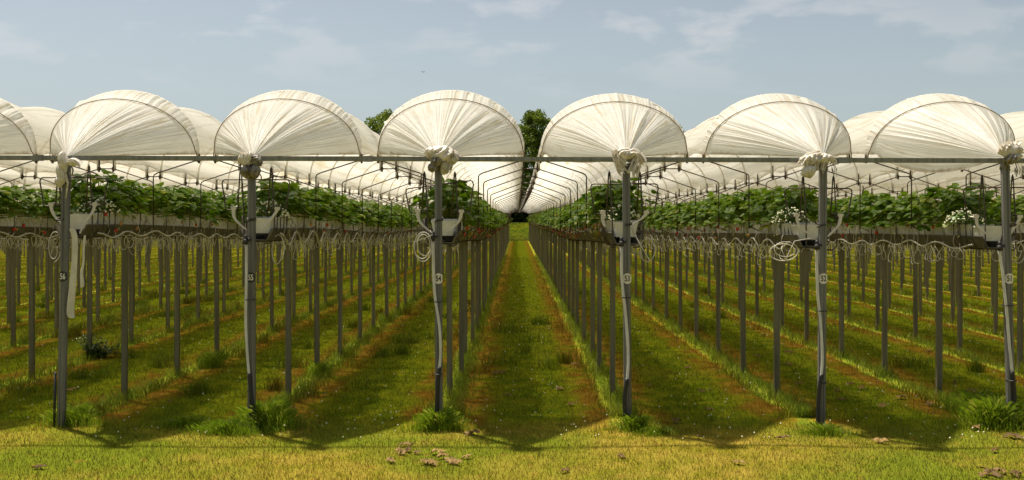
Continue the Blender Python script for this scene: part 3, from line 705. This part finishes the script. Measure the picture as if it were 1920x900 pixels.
# ------------------------------------------------------------------ troughs, strawberry plants, berries
def trough_mesh(L=.49, W=.195, w=.15, H=.13):
    m = M(); l = L/2; t = .006
    o = [(-W/2, -l), (W/2, -l), (W/2, l), (-W/2, l)]; b = [(-w/2, -l+.018), (w/2, -l+.018), (w/2, l-.018), (-w/2, l-.018)]
    rim = [(x*1.05, y*1.012) for x, y in o]; ins = [(x*.93, y*.97) for x, y in o]
    vs_ = [(x, y, 0) for x, y in b]+[(x, y, H-.012) for x, y in o]+[(x, y, H-.012) for x, y in rim]+[(x, y, H) for x, y in rim]+[(x, y, H) for x, y in ins]+[(x*.95, y*.98, H-.025) for x, y in ins]
    fs = [(3, 2, 1, 0)]
    for q in range(5): fs += [(q*4+i, q*4+(i+1) % 4, q*4+4+(i+1) % 4, q*4+4+i) for i in range(4)]
    m.add(vs_, fs); m.add([(x*.95, y*.98, H-.025) for x, y in ins], [(0, 1, 2, 3)], 1); return m
TM = trough_mesh(); trough_me = TM.mesh('trough', [m_pot, m_compost], False)
def leaflet(m, base, d, up, size, r, mi=0, curl=.0):
    d = d.normalized(); sdv = d.cross(up)
    if sdv.length < 1e-3: sdv = Vector((1, 0, 0))
    sdv.normalize(); n = sdv.cross(d).normalized()
    def P(a, b_, h): return tuple(base+d*(a*size)+sdv*(b_*size)+n*(h*size))
    vs_ = [P(0, 0, 0), P(.22, -.30, .05), P(.60, -.42, .06), P(.92, -.22, -.02-curl), P(1.0, 0, -.08-curl), P(.92, .22, -.02-curl), P(.60, .42, .06), P(.22, .30, .05), P(.5, 0, -.07)]
    m.add(vs_, [(0, 1, 8), (1, 2, 8), (2, 3, 8), (3, 4, 8), (4, 5, 8), (5, 6, 8), (6, 7, 8), (7, 0, 8)], mi, r)
def plant_mesh(seed, n=92, size=.076, H=.305):
    r = random.Random(seed); m = M()
    for i in range(n):
        y0 = r.uniform(-.2, .2); b = Vector((r.uniform(-.04, .04), y0, 0)); a = r.uniform(0, 2*PI)
        lv = i/n; reach = r.uniform(.04, .235); h = H*(1-.6*r.random()**1.5)*(1-.45*(reach/.24)**2)
        if r.random() < .24: h = r.uniform(-.01, .11); reach = r.uniform(.15, .22)
        c = b+Vector((math.cos(a)*reach, math.sin(a)*reach*.7, h))
        mid = b.lerp(c, .5)+Vector((0, 0, h*.18))
        if r.random() < .5: m.tube([b, mid, c], [.0022, .002, .0016], 3, 1, r=r.uniform(0, .6))
        ou = Vector((math.cos(a), math.sin(a), r.uniform(-.5, .25))); up = Vector((math.cos(a)*r.uniform(-.1, .7), math.sin(a)*r.uniform(-.1, .7), 1)).normalized()
        s0 = size*r.uniform(.75, 1.25); rr = r.random()
        for da in (-1.25, 0, 1.25):
            dd = Matrix.Rotation(da, 3, up) @ ou; leaflet(m, c, dd+Vector((0, 0, r.uniform(-.3, .15))), up, s0*(1.0 if da == 0 else .92), min(1, max(0, rr+r.uniform(-.12, .12))), 0, r.uniform(0, .12))
    for i in range(22):      # runners and fruit stalks spilling over the sides
        sd_ = r.choice((-1, 1)); y0 = r.uniform(-.23, .23); l = r.uniform(.02, .13)*r.random(); dy = r.uniform(-.08, .08)
        pts = [(sd_*.03, y0, .02), (sd_*.10, y0+dy*.5, .045+r.uniform(-.02, .03)), (sd_*.135, y0+dy, .01), (sd_*(.14+r.uniform(0, .03)), y0+dy*1.3, -l)]
        m.tube(pts, .0016, 3, 1, r=r.random())
        if r.random() < .5:
            c = Vector(pts[-1]); leaflet(m, c, Vector((sd_*.5, r.uniform(-1, 1), r.uniform(-1, .2))), Vector((sd_, 0, .5)), .022, r.uniform(.4, 1), 1)
    return m
PM = [plant_mesh(i) for i in range(7)]; plant_me = [q.mesh('strawberry_plant', [m_leaf, m_stem]) for q in PM]
def berry_mesh(mt, s0=1.0):
    m = M(); G_ = []; prof = [(0, 0), (.55, .06), (.95, .25), (1, .45), (.82, .75), (.45, 1.02), (0, 1.12)]
    for rr, zz in prof: G_.append([(rr*.0135*s0*math.cos(2*PI*j/10), rr*.0135*s0*math.sin(2*PI*j/10), -zz*.030*s0) for j in range(11)])
    m.grid(G_, 0)
    for j in range(5):
        a = 2*PI*j/5; c = math.cos(a); s1 = math.sin(a); m.add([(0, 0, .002), (c*.012-s1*.004, s1*.012+c*.004, .001), (c*.018*s0, s1*.018*s0, -.003), (c*.012+s1*.004, s1*.012-c*.004, .001)], [(0, 1, 2, 3)], 1)
    m.tube([(0, 0, .03), (0, 0, 0)], .0016, 4, 1); return m.mesh('strawberry', [mt, m_calyx])
berry_me = [berry_mesh(m_berry, 1.15), berry_mesh(m_unripe), berry_mesh(m_unripe, .7), berry_mesh(m_berry, .95)]
NIND = {-5: 6, -4: 12, -3: 19, -2: 28, -1: 40, 0: 40, 1: 28, 2: 19, 3: 12, 4: 6}
rp = random.Random(9); farT = M(); farP_v = []; farP_f = []; farP_r = []; nfv = 0
def wordj(j): return ORD[j]+' from the front' if j < 12 else 'past the twelfth'
for k in range(-8, 8):
    sd_ = 1 if k < 0 else -1; nt_ = int((YEND-7.9)/.51)
    for j in range(nt_):
        Y = 7.90+.25+.51*j; z = zg(k, Y)+.050
        if j < NIND.get(k, 0):
            rn = rowname(k)
            o = obj('planter_trough', trough_me, None, (XR(k)+rp.uniform(-.006, .006), Y, z), rp.uniform(-.012, .012)); tag(o, 'white planter trough of %s, %s' % (rn, wordj(j)), 'trough', 'white troughs in the gutters')
            sc0 = rp.uniform(.9, 1.13)*(1.12 if (k == 0 and j == 0) or (k == -2 and j == 0) else 1)
            p = obj('strawberry_plant', rp.choice(plant_me), None, (XR(k), Y, z+.12), rp.choice((0, PI))+rp.uniform(-.1, .1), (1.0, 1.0, sc0)); tag(p, 'leafy strawberry clump of %s, %s' % (rn, wordj(j)), 'strawberry plant', 'strawberry plants along the gutters')
            for q in range(rp.choice((0, 1, 2, 3)) if k in (-1, 0) else rp.choice((0, 1, 2, 2, 3))):
                a = p.rotation_euler.z; lx = (rp.uniform(.118, .15))*sd_*(1 if rp.random() < .85 else -1); ly = rp.uniform(-.22, .22); lz = rp.uniform(-.13, .03)
                ca, sa = math.cos(-a), math.sin(-a); b = obj('strawberry', rp.choice(berry_me), p, (lx*ca-ly*sa, lx*sa+ly*ca, lz/sc0), rp.uniform(0, 6), (1, 1, 1/sc0))
        else:
            farT.add([(x+XR(k), y+Y, z_+z) for x, y, z_ in TM.v[:12]], [f for f in TM.f[:9]])
            nlf = 130 if k in (-1, 0) and Y < 45 else (46 if Y < 30 else 26)
            rq = np.random.default_rng((k+20)*1000+j); a = rq.uniform(0, 6.28, nlf); rc = rq.uniform(.03, .23, nlf); hh = rq.uniform(.04, .34, nlf)*(1-.5*(rc/.21)**2)+rq.uniform(-.06, .02, nlf)
            ctr = np.stack([XR(k)+np.cos(a)*rc, Y+rq.uniform(-.24, .24, nlf), z+.12+hh], 1)
            e1 = rq.normal(size=(nlf, 3)); e1 /= np.linalg.norm(e1, axis=1)[:, None]; e2 = np.cross(e1, rq.normal(size=(nlf, 3))); e2 /= np.linalg.norm(e2, axis=1)[:, None]
            sz = (rq.uniform(.035, .06, nlf)*(1 if nlf > 60 else 1.35))[:, None]
            farP_v.append(np.stack([ctr-e1*sz, ctr-e2*sz*.7, ctr+e1*sz, ctr+e2*sz*.7], 1).reshape(-1, 3)); farP_r.append(rq.uniform(0, 1, nlf))
tag(obj('planter_troughs', farT.mesh('planter_troughs', m_pot, False)), 'white troughs lined up deep into the field', 'troughs', kind='stuff')
V = np.concatenate(farP_v); F = np.arange(len(V)).reshape(-1, 4)
tag(obj('strawberry_foliage', quadmesh('strawberry_foliage', V, F, m_leaf, np.concatenate(farP_r))), 'strawberry foliage running on deep into the field', 'strawberry plants', kind='stuff')
# far fruit on the two centre rows and fruit stalks
fb = M(); rb = random.Random(77)
for k in (-2, -1, 0, 1):
    sd_ = 1 if k < 0 else -1
    for i in range(130 if k in (-1, 0) else 50):
        Y = rb.uniform(22 if k in (-2, 1) else 9, 55) if k not in (-1, 0) else 8.2+46*rb.random()**1.6
        x = XR(k)+sd_*rb.uniform(.12, .19); z = zg(k, Y)+rb.uniform(.02, .20); s0 = .013*rb.uniform(.7, 1.3)
        fb.add([(x, Y, z+s0), (x+s0, Y, z), (x, Y+s0, z), (x-s0, Y, z), (x, Y-s0, z), (x, Y, z-s0*1.6)], [(0, 1, 2), (0, 2, 3), (0, 3, 4), (0, 4, 1), (5, 2, 1), (5, 3, 2), (5, 4, 3), (5, 1, 4)], rb.choice((0, 1, 1, 2, 2, 2)))
        if rb.random() < .8:
            fb.tube([(x-sd_*.08, Y+rb.uniform(-.04, .04), z+.10), (x, Y, z+.07), (x, Y, z)], .003, 3, 2)
tag(obj('far_strawberries', fb.mesh('far_strawberries', [m_berry, m_unripe, m_stem])), 'small red and pale fruit along the row sides', 'strawberries', kind='stuff')

# flowering plants in end pots
def flower_plant(seed):
    r = random.Random(seed); lf = M(); fl = M()
    for i in range(70):
        a = r.uniform(0, 6.28); rc = r.uniform(0, .12)**1; h = .10*r.uniform(.3, 1); c = Vector((math.cos(a)*rc, math.sin(a)*rc*.8, h*(1-rc*3)))
        leaflet(lf, c, Vector((math.cos(a), math.sin(a), r.uniform(-.3, .6))), Vector((0, 0, 1)), .03, r.random())
    for i in range(70):
        a = r.uniform(0, 6.28); rc = .16*math.sqrt(r.random()); z = .115*(1-(rc/.16)**2)+r.uniform(-.01, .02); s0 = r.uniform(.005, .0095); x, y = math.cos(a)*rc, math.sin(a)*rc*.8
        G_ = [[(x+s0*math.sin(PI*p/4)*math.cos(2*PI*q/6), y+s0*math.sin(PI*p/4)*math.sin(2*PI*q/6), z+s0*.8*math.cos(PI*p/4)) for q in range(7)] for p in range(5)]
        fl.grid(G_); 
        if i % 3 == 0: lf.tube([(x*.4, y*.4, 0), (x, y, z)], .0018, 3, 0, r=.5)
    return lf.mesh('foliage', m_weed), fl.mesh('blossom', m_flower)
def pot_mesh():
    m = trough_mesh(.17, .18, .14, .115); return m.mesh('flower_pot', [m_pot, m_compost], False)
fp = pot_mesh()
for k, dx, w in ((-3, .16, 'post 56'), (-2, .07, 'post 55'), (0, -.03, 'post 53'), (1, -.14, 'post 52'), (2, -.20, 'post 51'), (-1, .06, 'post 54')):
    x = XR(k)+dx*.12; z = zg(k, 7.72)+.05
    o = obj('flower_pot', fp, None, (x, 7.76, z), 0); tag(o, 'square white end pot right behind %s' % w, 'pot', 'end pots behind the posts')
    if k == -1: continue
    lf, fl = flower_plant(k+30)
    t = thing('flowering_plant', 'low plant with clustered white blossoms just behind %s' % w, 'flowering plant', (XR(k)+dx, 7.74, z+.125), 'white blossoms at the row ends')
    obj('foliage', lf, t); obj('blossom', fl, t)

# ------------------------------------------------------------------ grass
rg = np.random.default_rng(3)
def blades(n, X, Y, h, w, lean, name, mt, bend=True):
    a = rg.uniform(0, 6.28, n); la = rg.uniform(0, 6.28, n); ln = lean*rg.uniform(.2, 1, n)*h
    bz0 = gz(X, Y); dx, dy = np.cos(a)*w/2, np.sin(a)*w/2; ox, oy = np.cos(la)*ln, np.sin(la)*ln; r = rg.uniform(0, 1, n)
    if bend:
        V = np.stack([np.stack([X-dx, Y-dy, bz0-.003], 1), np.stack([X+dx, Y+dy, bz0-.003], 1), np.stack([X+dx*.8+ox*.35, Y+dy*.8+oy*.35, bz0+h*.6], 1), np.stack([X-dx*.8+ox*.35, Y-dy*.8+oy*.35, bz0+h*.6], 1), np.stack([X+ox, Y+oy, bz0+h*.97], 1)], 1).reshape(-1, 3)
        b_ = np.arange(n)[:, None]*5; F = np.concatenate([b_+np.array([[0, 1, 2]]), b_+np.array([[0, 2, 3]]), b_+np.array([[3, 2, 4]])]); r = np.tile(r, 3)
    else:
        V = np.stack([np.stack([X-dx, Y-dy, bz0-.003], 1), np.stack([X+dx, Y+dy, bz0-.003], 1), np.stack([X+ox, Y+oy, bz0+h], 1)], 1).reshape(-1, 3)
        F = np.arange(n*3).reshape(-1, 3)
    return quadmesh(name, V, F, mt, r)
def scatter(n, y0, y1, slope=.56, p=1.0):
    Y = y0+(y1-y0)*rg.random(n)**p; X = (rg.random(n)*2-1)*(slope*Y+.3); return X, Y
Xa, Ya = scatter(230000, 5.6, 14, .56, 1.15); rowd = np.abs(((Xa-XR(0))/S+.5) % 1-.5)*S
keep = (Ya < 7.7) | (rowd > .38) | (rg.random(len(Xa)) < .45); Xa, Ya = Xa[keep], Ya[keep]
me1 = blades(len(Xa), Xa, Ya, rg.uniform(.012, .036, len(Xa)), .0045*(Ya/7)**.8, .9, 'lawn_grass', m_blade, False)
tag(obj('lawn_grass', me1), 'short mown dry grass across the front and aisles', 'grass', kind='stuff')
Xa, Ya = scatter(150000, 14, 40, .54, 1.5); me1 = blades(len(Xa), Xa, Ya, rg.uniform(.015, .04, len(Xa)), .010*(Ya/14)**.8, .9, 'far_lawn_grass', m_blade, False)
tag(obj('far_lawn_grass', me1), 'short grass deep between the rows of legs', 'grass', kind='stuff')
n = 26000; Yf = 70+60*rg.random(n)**1.3; Xf = (rg.random(n)*2-1)*(.05*Yf+1)
tag(obj('field_grass', blades(n, Xf, Yf, rg.uniform(.03, .09, n), .035*(Yf/70), .8, 'field_grass', m_blade, False)), 'sunlit rough grass beyond the far end of the rows', 'grass', kind='stuff')
# unmown strips along the leg lines, thick and uneven
Xl, Yl = [], []
for k in range(-13, 13):
    n = 9000 if -5 <= k <= 4 else 3000
    y = 7.9+(42-7.9)*rg.random(n)**1.9; x = XR(k)+rg.normal(0, .075, n)+.03*np.sin(y*1.7+k)
    dens = .35+.65*(.5+.5*np.sin(y*1.1+k*2.1)*np.sin(y*2.9+k)); kp = (rg.random(n) < dens) & (np.abs(x) < .54*y+.4); Xl.append(x[kp]); Yl.append(y[kp])
hx = []
for k in range(-9, 9):
    for Y0_ in YS[:16]:
        if abs(XR(k)) > .56*Y0_+.5: continue
        n = int(rg.uniform(10, 150)); Xl.append(XR(k)+rg.normal(0, .05, n)); Yl.append(Y0_+rg.normal(0, .06, n)); hx.append(n)
for i in range(90):
    cy = 8.5+13*rg.random(); cx = rg.uniform(-.52*cy, -.5 if i < 60 else .5*cy); n = int(rg.uniform(40, 190)); w_ = rg.uniform(.04, .13); Xl.append(cx+rg.normal(0, w_, n)); Yl.append(cy+rg.normal(0, w_*.8, n)); hx.append(n)
nh = sum(hx); Xl, Yl = np.concatenate(Xl), np.concatenate(Yl); clump = .5+.5*np.sin(Xl*9+Yl*3.3)*np.sin(Yl*5.1)
hl = rg.uniform(.03, .085, len(Xl))*(1+.8*clump); hl[-nh:] = rg.uniform(.05, .17, nh)
me1 = blades(len(Xl), Xl, Yl, hl, .0050*(Yl/8)**.7, .8, 'tall_grass', m_tall)
tag(obj('tall_grass', me1), 'unmown grass growing along the lines of legs', 'grass', kind='stuff')
# tufts round the posts
def tuft(lab, px_, py_, rad, n, h, seed, name='grass_tuft', mt=None, cat='grass tuft', sx=1.0, bury=.0):
    r = random.Random(seed); x0, y0 = gnd(px_, py_); m = M()
    for i in range(int(n*1.5)):
        a = r.uniform(0, 6.28); rc = rad*min(1.7, abs(r.gauss(0, .62))); bx, by = math.cos(a)*rc*sx, math.sin(a)*rc*.6; hh = 1.15*h*(.2+.8*r.random()**1.4)*max(.25, 1-.55*rc/rad); l = r.uniform(.05, .75)*hh; a2 = a+r.uniform(-1.2, 1.2)
        w = r.uniform(.0010, .0024); px2, py2 = -math.sin(a2)*w, math.cos(a2)*w; ox, oy = math.cos(a2)*l, math.sin(a2)*l
        m.add([(bx-px2, by-py2, -.01), (bx+px2, by+py2, -.01), (bx+px2+ox*.3, by+py2+oy*.3, hh*.62), (bx-px2+ox*.3, by-py2+oy*.3, hh*.62), (bx+ox*.8, by+oy*.8, hh*.92), (bx+ox*1.1, by+oy*1.1, hh*.97)], [(0, 1, 2, 3), (3, 2, 4), (3, 4, 5)], 0, r.random())
    tag(obj(name, m.mesh(name, mt or m_tuft, False), None, (x0, y0, float(gz(np.array(x0), np.array(y0))))), lab, cat, 'grass tufts at the post bases' if cat == 'grass tuft' else None)
tuft('wide lush grass tuft right of the foot of post 55', 500, 800, .24, 2400, .20, 1, sx=1.1)
tuft('low spreading grass tuft left of the foot of post 55', 425, 812, .22, 1300, .11, 2, sx=1.5)
tuft('dense dark grass tuft around the foot of post 54', 822, 806, .17, 1500, .16, 3, sx=1.3)
tuft('small grass tuft around the foot of post 53', 1192, 806, .16, 900, .12, 4, sx=1.2)
tuft('sparse grass tuft around the foot of post 52', 1545, 815, .17, 650, .09, 5, sx=1.4)
tuft('tall pale grass tuft around the foot of post 51', 1868, 800, .26, 1900, .22, 6, sx=1.2)
tuft('bright grass tuft around the foot of post 56', 135, 798, .20, 1400, .15, 7, sx=1.2)
tuft('flat grass patch between posts 56 and 55', 350, 800, .20, 900, .09, 8, sx=1.5)
tuft('low grass patch right of post 53', 1235, 815, .14, 600, .07, 9, sx=1.5)
tuft('grass clump under the second leg of row 55', 598, 706, .14, 500, .16, 10)
tuft('thin grass clump near a leg of row 56', 400, 690, .16, 450, .18, 12)
tuft('grass clump at the right edge under row 51', 1830, 770, .25, 900, .16, 13, sx=1.3)
# dark bushy weed
r = random.Random(4); m = M(); st = M(); x0, y0 = gnd(178, 672)
for i in range(46):
    a = r.uniform(0, 6.28); l = r.uniform(.05, .27); e = Vector((math.cos(a)*l, math.sin(a)*l*.7, r.uniform(.03, .30)*(1.15-l*2.4))); st.tube([(e.x*.3, e.y*.3, 0), e*.6+Vector((0, 0, .02)), e], [.004, .003, .001], 4)
    for j in range(26):
        t_ = r.uniform(.25, 1.05); leaflet(m, Vector((e.x*(.3+.7*t_), e.y*(.3+.7*t_), e.z*t_))+Vector((r.uniform(-.02, .02), r.uniform(-.02, .02), .01)), Vector((r.uniform(-1, 1), r.uniform(-1, 1), r.uniform(-.2, .9))), Vector((0, 0, 1)), r.uniform(.015, .03), r.random())
t = thing('weed_bush', 'dark green bushy weed growing left of the first leg of row 56', 'weed', (x0, y0, 0)); obj('foliage', m.mesh('foliage', m_weed), t); obj('stem', st.mesh('stem', m_stem), t)
# weedy seedheads: clover flowers in the shaded aisles
m = M(); r = random.Random(8)
for i in range(1500):
    Y = 7.0+22*r.random()**1.5; X = r.uniform(-.55, .55)*Y
    if abs(((X-XR(0))/S+.5) % 1-.5)*S < .3 and r.random() < .8: continue
    s0 = r.uniform(.004, .0085)*(Y/8)**.4; z = .03+r.uniform(0, .015); m.add([(X, Y, z+s0), (X+s0, Y, z), (X, Y+s0, z), (X-s0, Y, z), (X, Y-s0, z), (X, Y, z-s0)], [(0, 1, 2), (0, 2, 3), (0, 3, 4), (0, 4, 1), (5, 2, 1), (5, 3, 2), (5, 4, 3), (5, 1, 4)])
tag(obj('clover_flowers', m.mesh('clover_flowers', m_flower)), 'tiny white clover heads dotted through the aisle grass', 'clover', kind='stuff')

# ------------------------------------------------------------------ fallen leaves
def dry_leaf_mesh(seed):
    r = random.Random(seed); m = M(); n = 14; rim = []; arms = r.choice((5, 7))
    for j in range(n*2):
        a = 2*PI*j/(n*2); rr = .060*(.35+.65*abs(math.cos(arms*a/2)))*r.uniform(.75, 1.2); rim.append((rr*math.cos(a), rr*math.sin(a), r.uniform(.0, .014)+.006*math.sin(3*a)))
    inn = [(x*.5, y*.5, .008+r.uniform(0, .016)) for x, y, z in rim]; k_ = len(rim)
    m.add([(0, 0, .01)]+inn+rim, [(0, 1+j, 1+(j+1) % k_) for j in range(k_)], 0, r.random()); m.f.extend([(1+j, 1+k_+j, 1+k_+(j+1) % k_, 1+(j+1) % k_) for j in range(k_)]); m.mi += [0]*k_; m.r += [r.uniform(.2, 1)]*k_
    m.tube([(0, 0, .01), (.04, .01, .012), (.075, .02, .003)], .0015, 3, 0, r=.2); return m.mesh('dry_leaf', m_dry)
dl = [dry_leaf_mesh(i) for i in range(6)]
LV = [(75, 880, 1.0, 'dark crinkled dry leaf alone at the bottom left'), (498, 787, .8, 'dark dry leaf lying in the shade left of post 55'), (391, 798, .8, 'pale dry leaf in the lit grass left of post 55'), (135, 733, 1.2, 'pale folded leaf lying below row 57'), (72, 720, 1.0, 'pale dry leaf near the left edge of the lawn'),
      (545, 765, .9, 'brown leaf beside the tuft of post 55'), (760, 838, 1.1, 0), (752, 853, 1.2, 0), (765, 848, 1.1, 0), (820, 850, 1.3, 0), (832, 857, 1.2, 0), (845, 866, 1.2, 0), (800, 870, 1.2, 0), (812, 872, 1.2, 0), (733, 868, .9, 0), (875, 858, 1.0, 0), (852, 870, 1.2, 0), (782, 852, .7, 0),
      (935, 702, 1.3, 'pale leaf lying on the rusty edge of the centre aisle'), (950, 745, .8, 1), (1050, 730, 1.0, 1), (1072, 760, 1.0, 1), (885, 817, 1.2, 0), (1165, 857, .9, 'small brown leaf on the lawn below post 53'), (1060, 883, .9, 'brown leaf at the bottom of the lawn right of centre'),
      (1078, 686, 1.1, 1), (1268, 792, 1.3, 'tan leaf lying in the shade right of post 53'), (1217, 725, 1.0, 2), (1290, 690, 1.0, 2), (1340, 655, 1.0, 2), (1430, 630, 1.2, 2), (1480, 665, 1.2, 2), (1478, 685, 1.1, 2), (1498, 722, 1.1, 2), (1420, 671, 1.0, 2), (1330, 770, 1.0, 2), (1315, 737, .9, 2),
      (1595, 722, 1.1, 2), (1615, 730, 1.1, 2), (1690, 748, 1.2, 2), (1655, 765, 1.0, 2), (1580, 753, .9, 2), (1745, 760, 1.3, 2), (1790, 718, 1.0, 2), (1822, 735, 1.2, 2), (1740, 660, 1.1, 2), (1570, 735, .9, 2), (1467, 824, .9, 'brown leaf in the lit lawn left of post 52'), (1650, 828, 1.4, 'pale leaf on the edge of the shadow right of post 52'),
      (1385, 874, .8, 'small dark leaf on the lawn below post 52'), (1865, 845, 1.0, 3), (1900, 820, 1.4, 3), (1860, 890, 1.4, 3), (1875, 888, 1.3, 3), (1905, 893, 1.3, 3), (1845, 893, 1.0, 3), (1830, 805, 1.3, 3), (320, 755, .8, 'single yellow leaf standing among grass near row 56'), (1150, 660, .8, 1), (1310, 825, .7, 2)]
GL = ['dry leaf in the scattered pile on the lawn below post 54', 'brown leaf in the shaded centre aisle', 'brown leaf in the shaded aisles right of the centre', 'large dry leaf on the lawn near post 51']
rl = random.Random(12)
for x, y, s0, lab in LV:
    X, Y = gnd(x, y); o = obj('dry_leaf', rl.choice(dl), None, (X, Y, .012+float(gz(np.array(X), np.array(Y)))), rl.uniform(0, 6), (s0*.85*rl.uniform(.8, 1.2), s0*.85*rl.uniform(.35, .75), s0)); o.rotation_euler = (rl.uniform(-.18, .18), rl.uniform(-.18, .18), rl.uniform(0, 6))
    if isinstance(lab, int): tag(o, GL[lab], 'dry leaf', GL[lab].replace('dry leaf', 'dry leaves').replace('brown leaf', 'brown leaves'))
    else: tag(o, lab, 'dry leaf', 'single fallen leaves')

# ------------------------------------------------------------------ trees and hedge beyond the field
def tree(lab, px_, top, Y, rx, seed, nl=5200, col_=None):
    D = Y/7.5; x = (px_-970)/252.5*D; z0 = 1.05; ztop = EYE+(410-top)/252.5*D; H = ztop-z0; r = np.random.default_rng(seed)
    t = thing('tree', lab, 'tree', (x, Y, z0), 'trees beyond the field')
    m = M(); rr = random.Random(seed); m.tube([(0, 0, -.3), (.1, 0, H*.3), (-.05, .1, H*.6), (0, 0, H*.92)], [H*.03, H*.024, H*.014, H*.003], 8)
    cl = []
    for i in range(170):
        f = rr.uniform(.12, 1.0); env = math.sin(min(1, f*1.12)**.8*PI*.86)**.7 if f < .95 else .25; a = rr.uniform(0, 6.28); q = rr.uniform(.35, 1.0)*env*rx
        c = Vector((math.cos(a)*q, math.sin(a)*q, f*H*.955)); cl.append((c, rr.uniform(.14, .26)*rx*(1.25-.45*f)))
        if i % 5 == 0: m.tube([(0, 0, c.z*.6), c*.5+Vector((0, 0, c.z*.38)), c], [H*.010, H*.006, H*.002], 5)
    obj('trunk', m.mesh('trunk', m_bark), t)
    C = np.array([c[0][:] for c in cl]); Rr = np.array([c[1] for c in cl]); idx = r.integers(0, len(cl), nl); d = r.normal(size=(nl, 3)); d /= np.linalg.norm(d, axis=1)[:, None]
    P = C[idx]+d*(Rr[idx]*r.random(nl)**.45*1.15)[:, None]*np.array([1.15, 1.15, .9]); e1 = r.normal(size=(nl, 3)); e1 /= np.linalg.norm(e1, axis=1)[:, None]; e2 = np.cross(e1, r.normal(size=(nl, 3))); e2 /= np.linalg.norm(e2, axis=1)[:, None]
    s0 = r.uniform(.10, .22, nl)[:, None]; V = np.stack([P-e1*s0, P-e2*s0*.6, P+e1*s0, P+e2*s0*.6], 1).reshape(-1, 3)
    obj('crown', quadmesh('crown', V, np.arange(len(V)).reshape(-1, 4), m_tree, np.clip(r.uniform(0, .6, nl)+.35*r.random(len(cl))[idx], 0, .97)), t)
tree('broad leafy tree rising in the gap above the centre aisle', 1003, 203, 133, 3.6, 1, 16000)
tree('rounded tree showing left of the roof over row 54', 724, 204, 131, 4.6, 2, 14000)
tree('narrow dark tree tip behind the roof over row 53', 1262, 222, 136, 2.6, 3, 8000)
tree('low tree showing as specks behind the roof over row 52', 1572, 233, 138, 2.4, 4, 6000)
tree('tree hidden mostly behind the roof of row 55', 640, 262, 134, 3.6, 5, 6000)
tree('lower tree filling the gap behind the centre tree', 968, 232, 140, 3.2, 6, 9000)
tree('low tree behind the roof over row 53', 1120, 250, 141, 3.4, 7, 6000)
tree('low tree behind the roof over row 54', 860, 255, 139, 3.4, 8, 6000)
# hedge below the trees, their shade put into its leaf colour
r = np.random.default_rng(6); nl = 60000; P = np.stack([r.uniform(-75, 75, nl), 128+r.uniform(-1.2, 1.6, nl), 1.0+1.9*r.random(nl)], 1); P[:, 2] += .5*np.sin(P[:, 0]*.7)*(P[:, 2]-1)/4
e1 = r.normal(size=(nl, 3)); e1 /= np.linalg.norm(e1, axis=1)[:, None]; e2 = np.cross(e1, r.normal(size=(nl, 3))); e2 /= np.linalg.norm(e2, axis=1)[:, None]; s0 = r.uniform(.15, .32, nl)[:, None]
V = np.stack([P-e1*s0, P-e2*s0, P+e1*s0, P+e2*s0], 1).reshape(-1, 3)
tag(obj('hedge', quadmesh('hedge', V, np.arange(len(V)).reshape(-1, 4), m_hedge, r.random(nl))), 'hedge coloured dark for tree shade, closing the far end of the centre aisle', 'hedge')
# a bird far up in the sky
m = M(); m.add([(0, 0, 0), (.28, .05, .12), (.55, .1, .02), (.25, -.08, .02)], [(0, 1, 2, 3)]); m.add([(0, 0, 0), (-.28, .05, .1), (-.5, .12, .0), (-.25, -.08, .0)], [(0, 3, 2, 1)]); m.tube([(0, -.22, .0), (0, -.05, .0), (0, .1, 0), (0, .26, .0)], [.01, .05, .045, .012], 6)
p = pix(794, 135, 10.6); tag(obj('bird', m.mesh('bird', m_black), None, tuple(p), .8, .5), 'tiny dark bird flying high above the roof of row 54', 'bird')
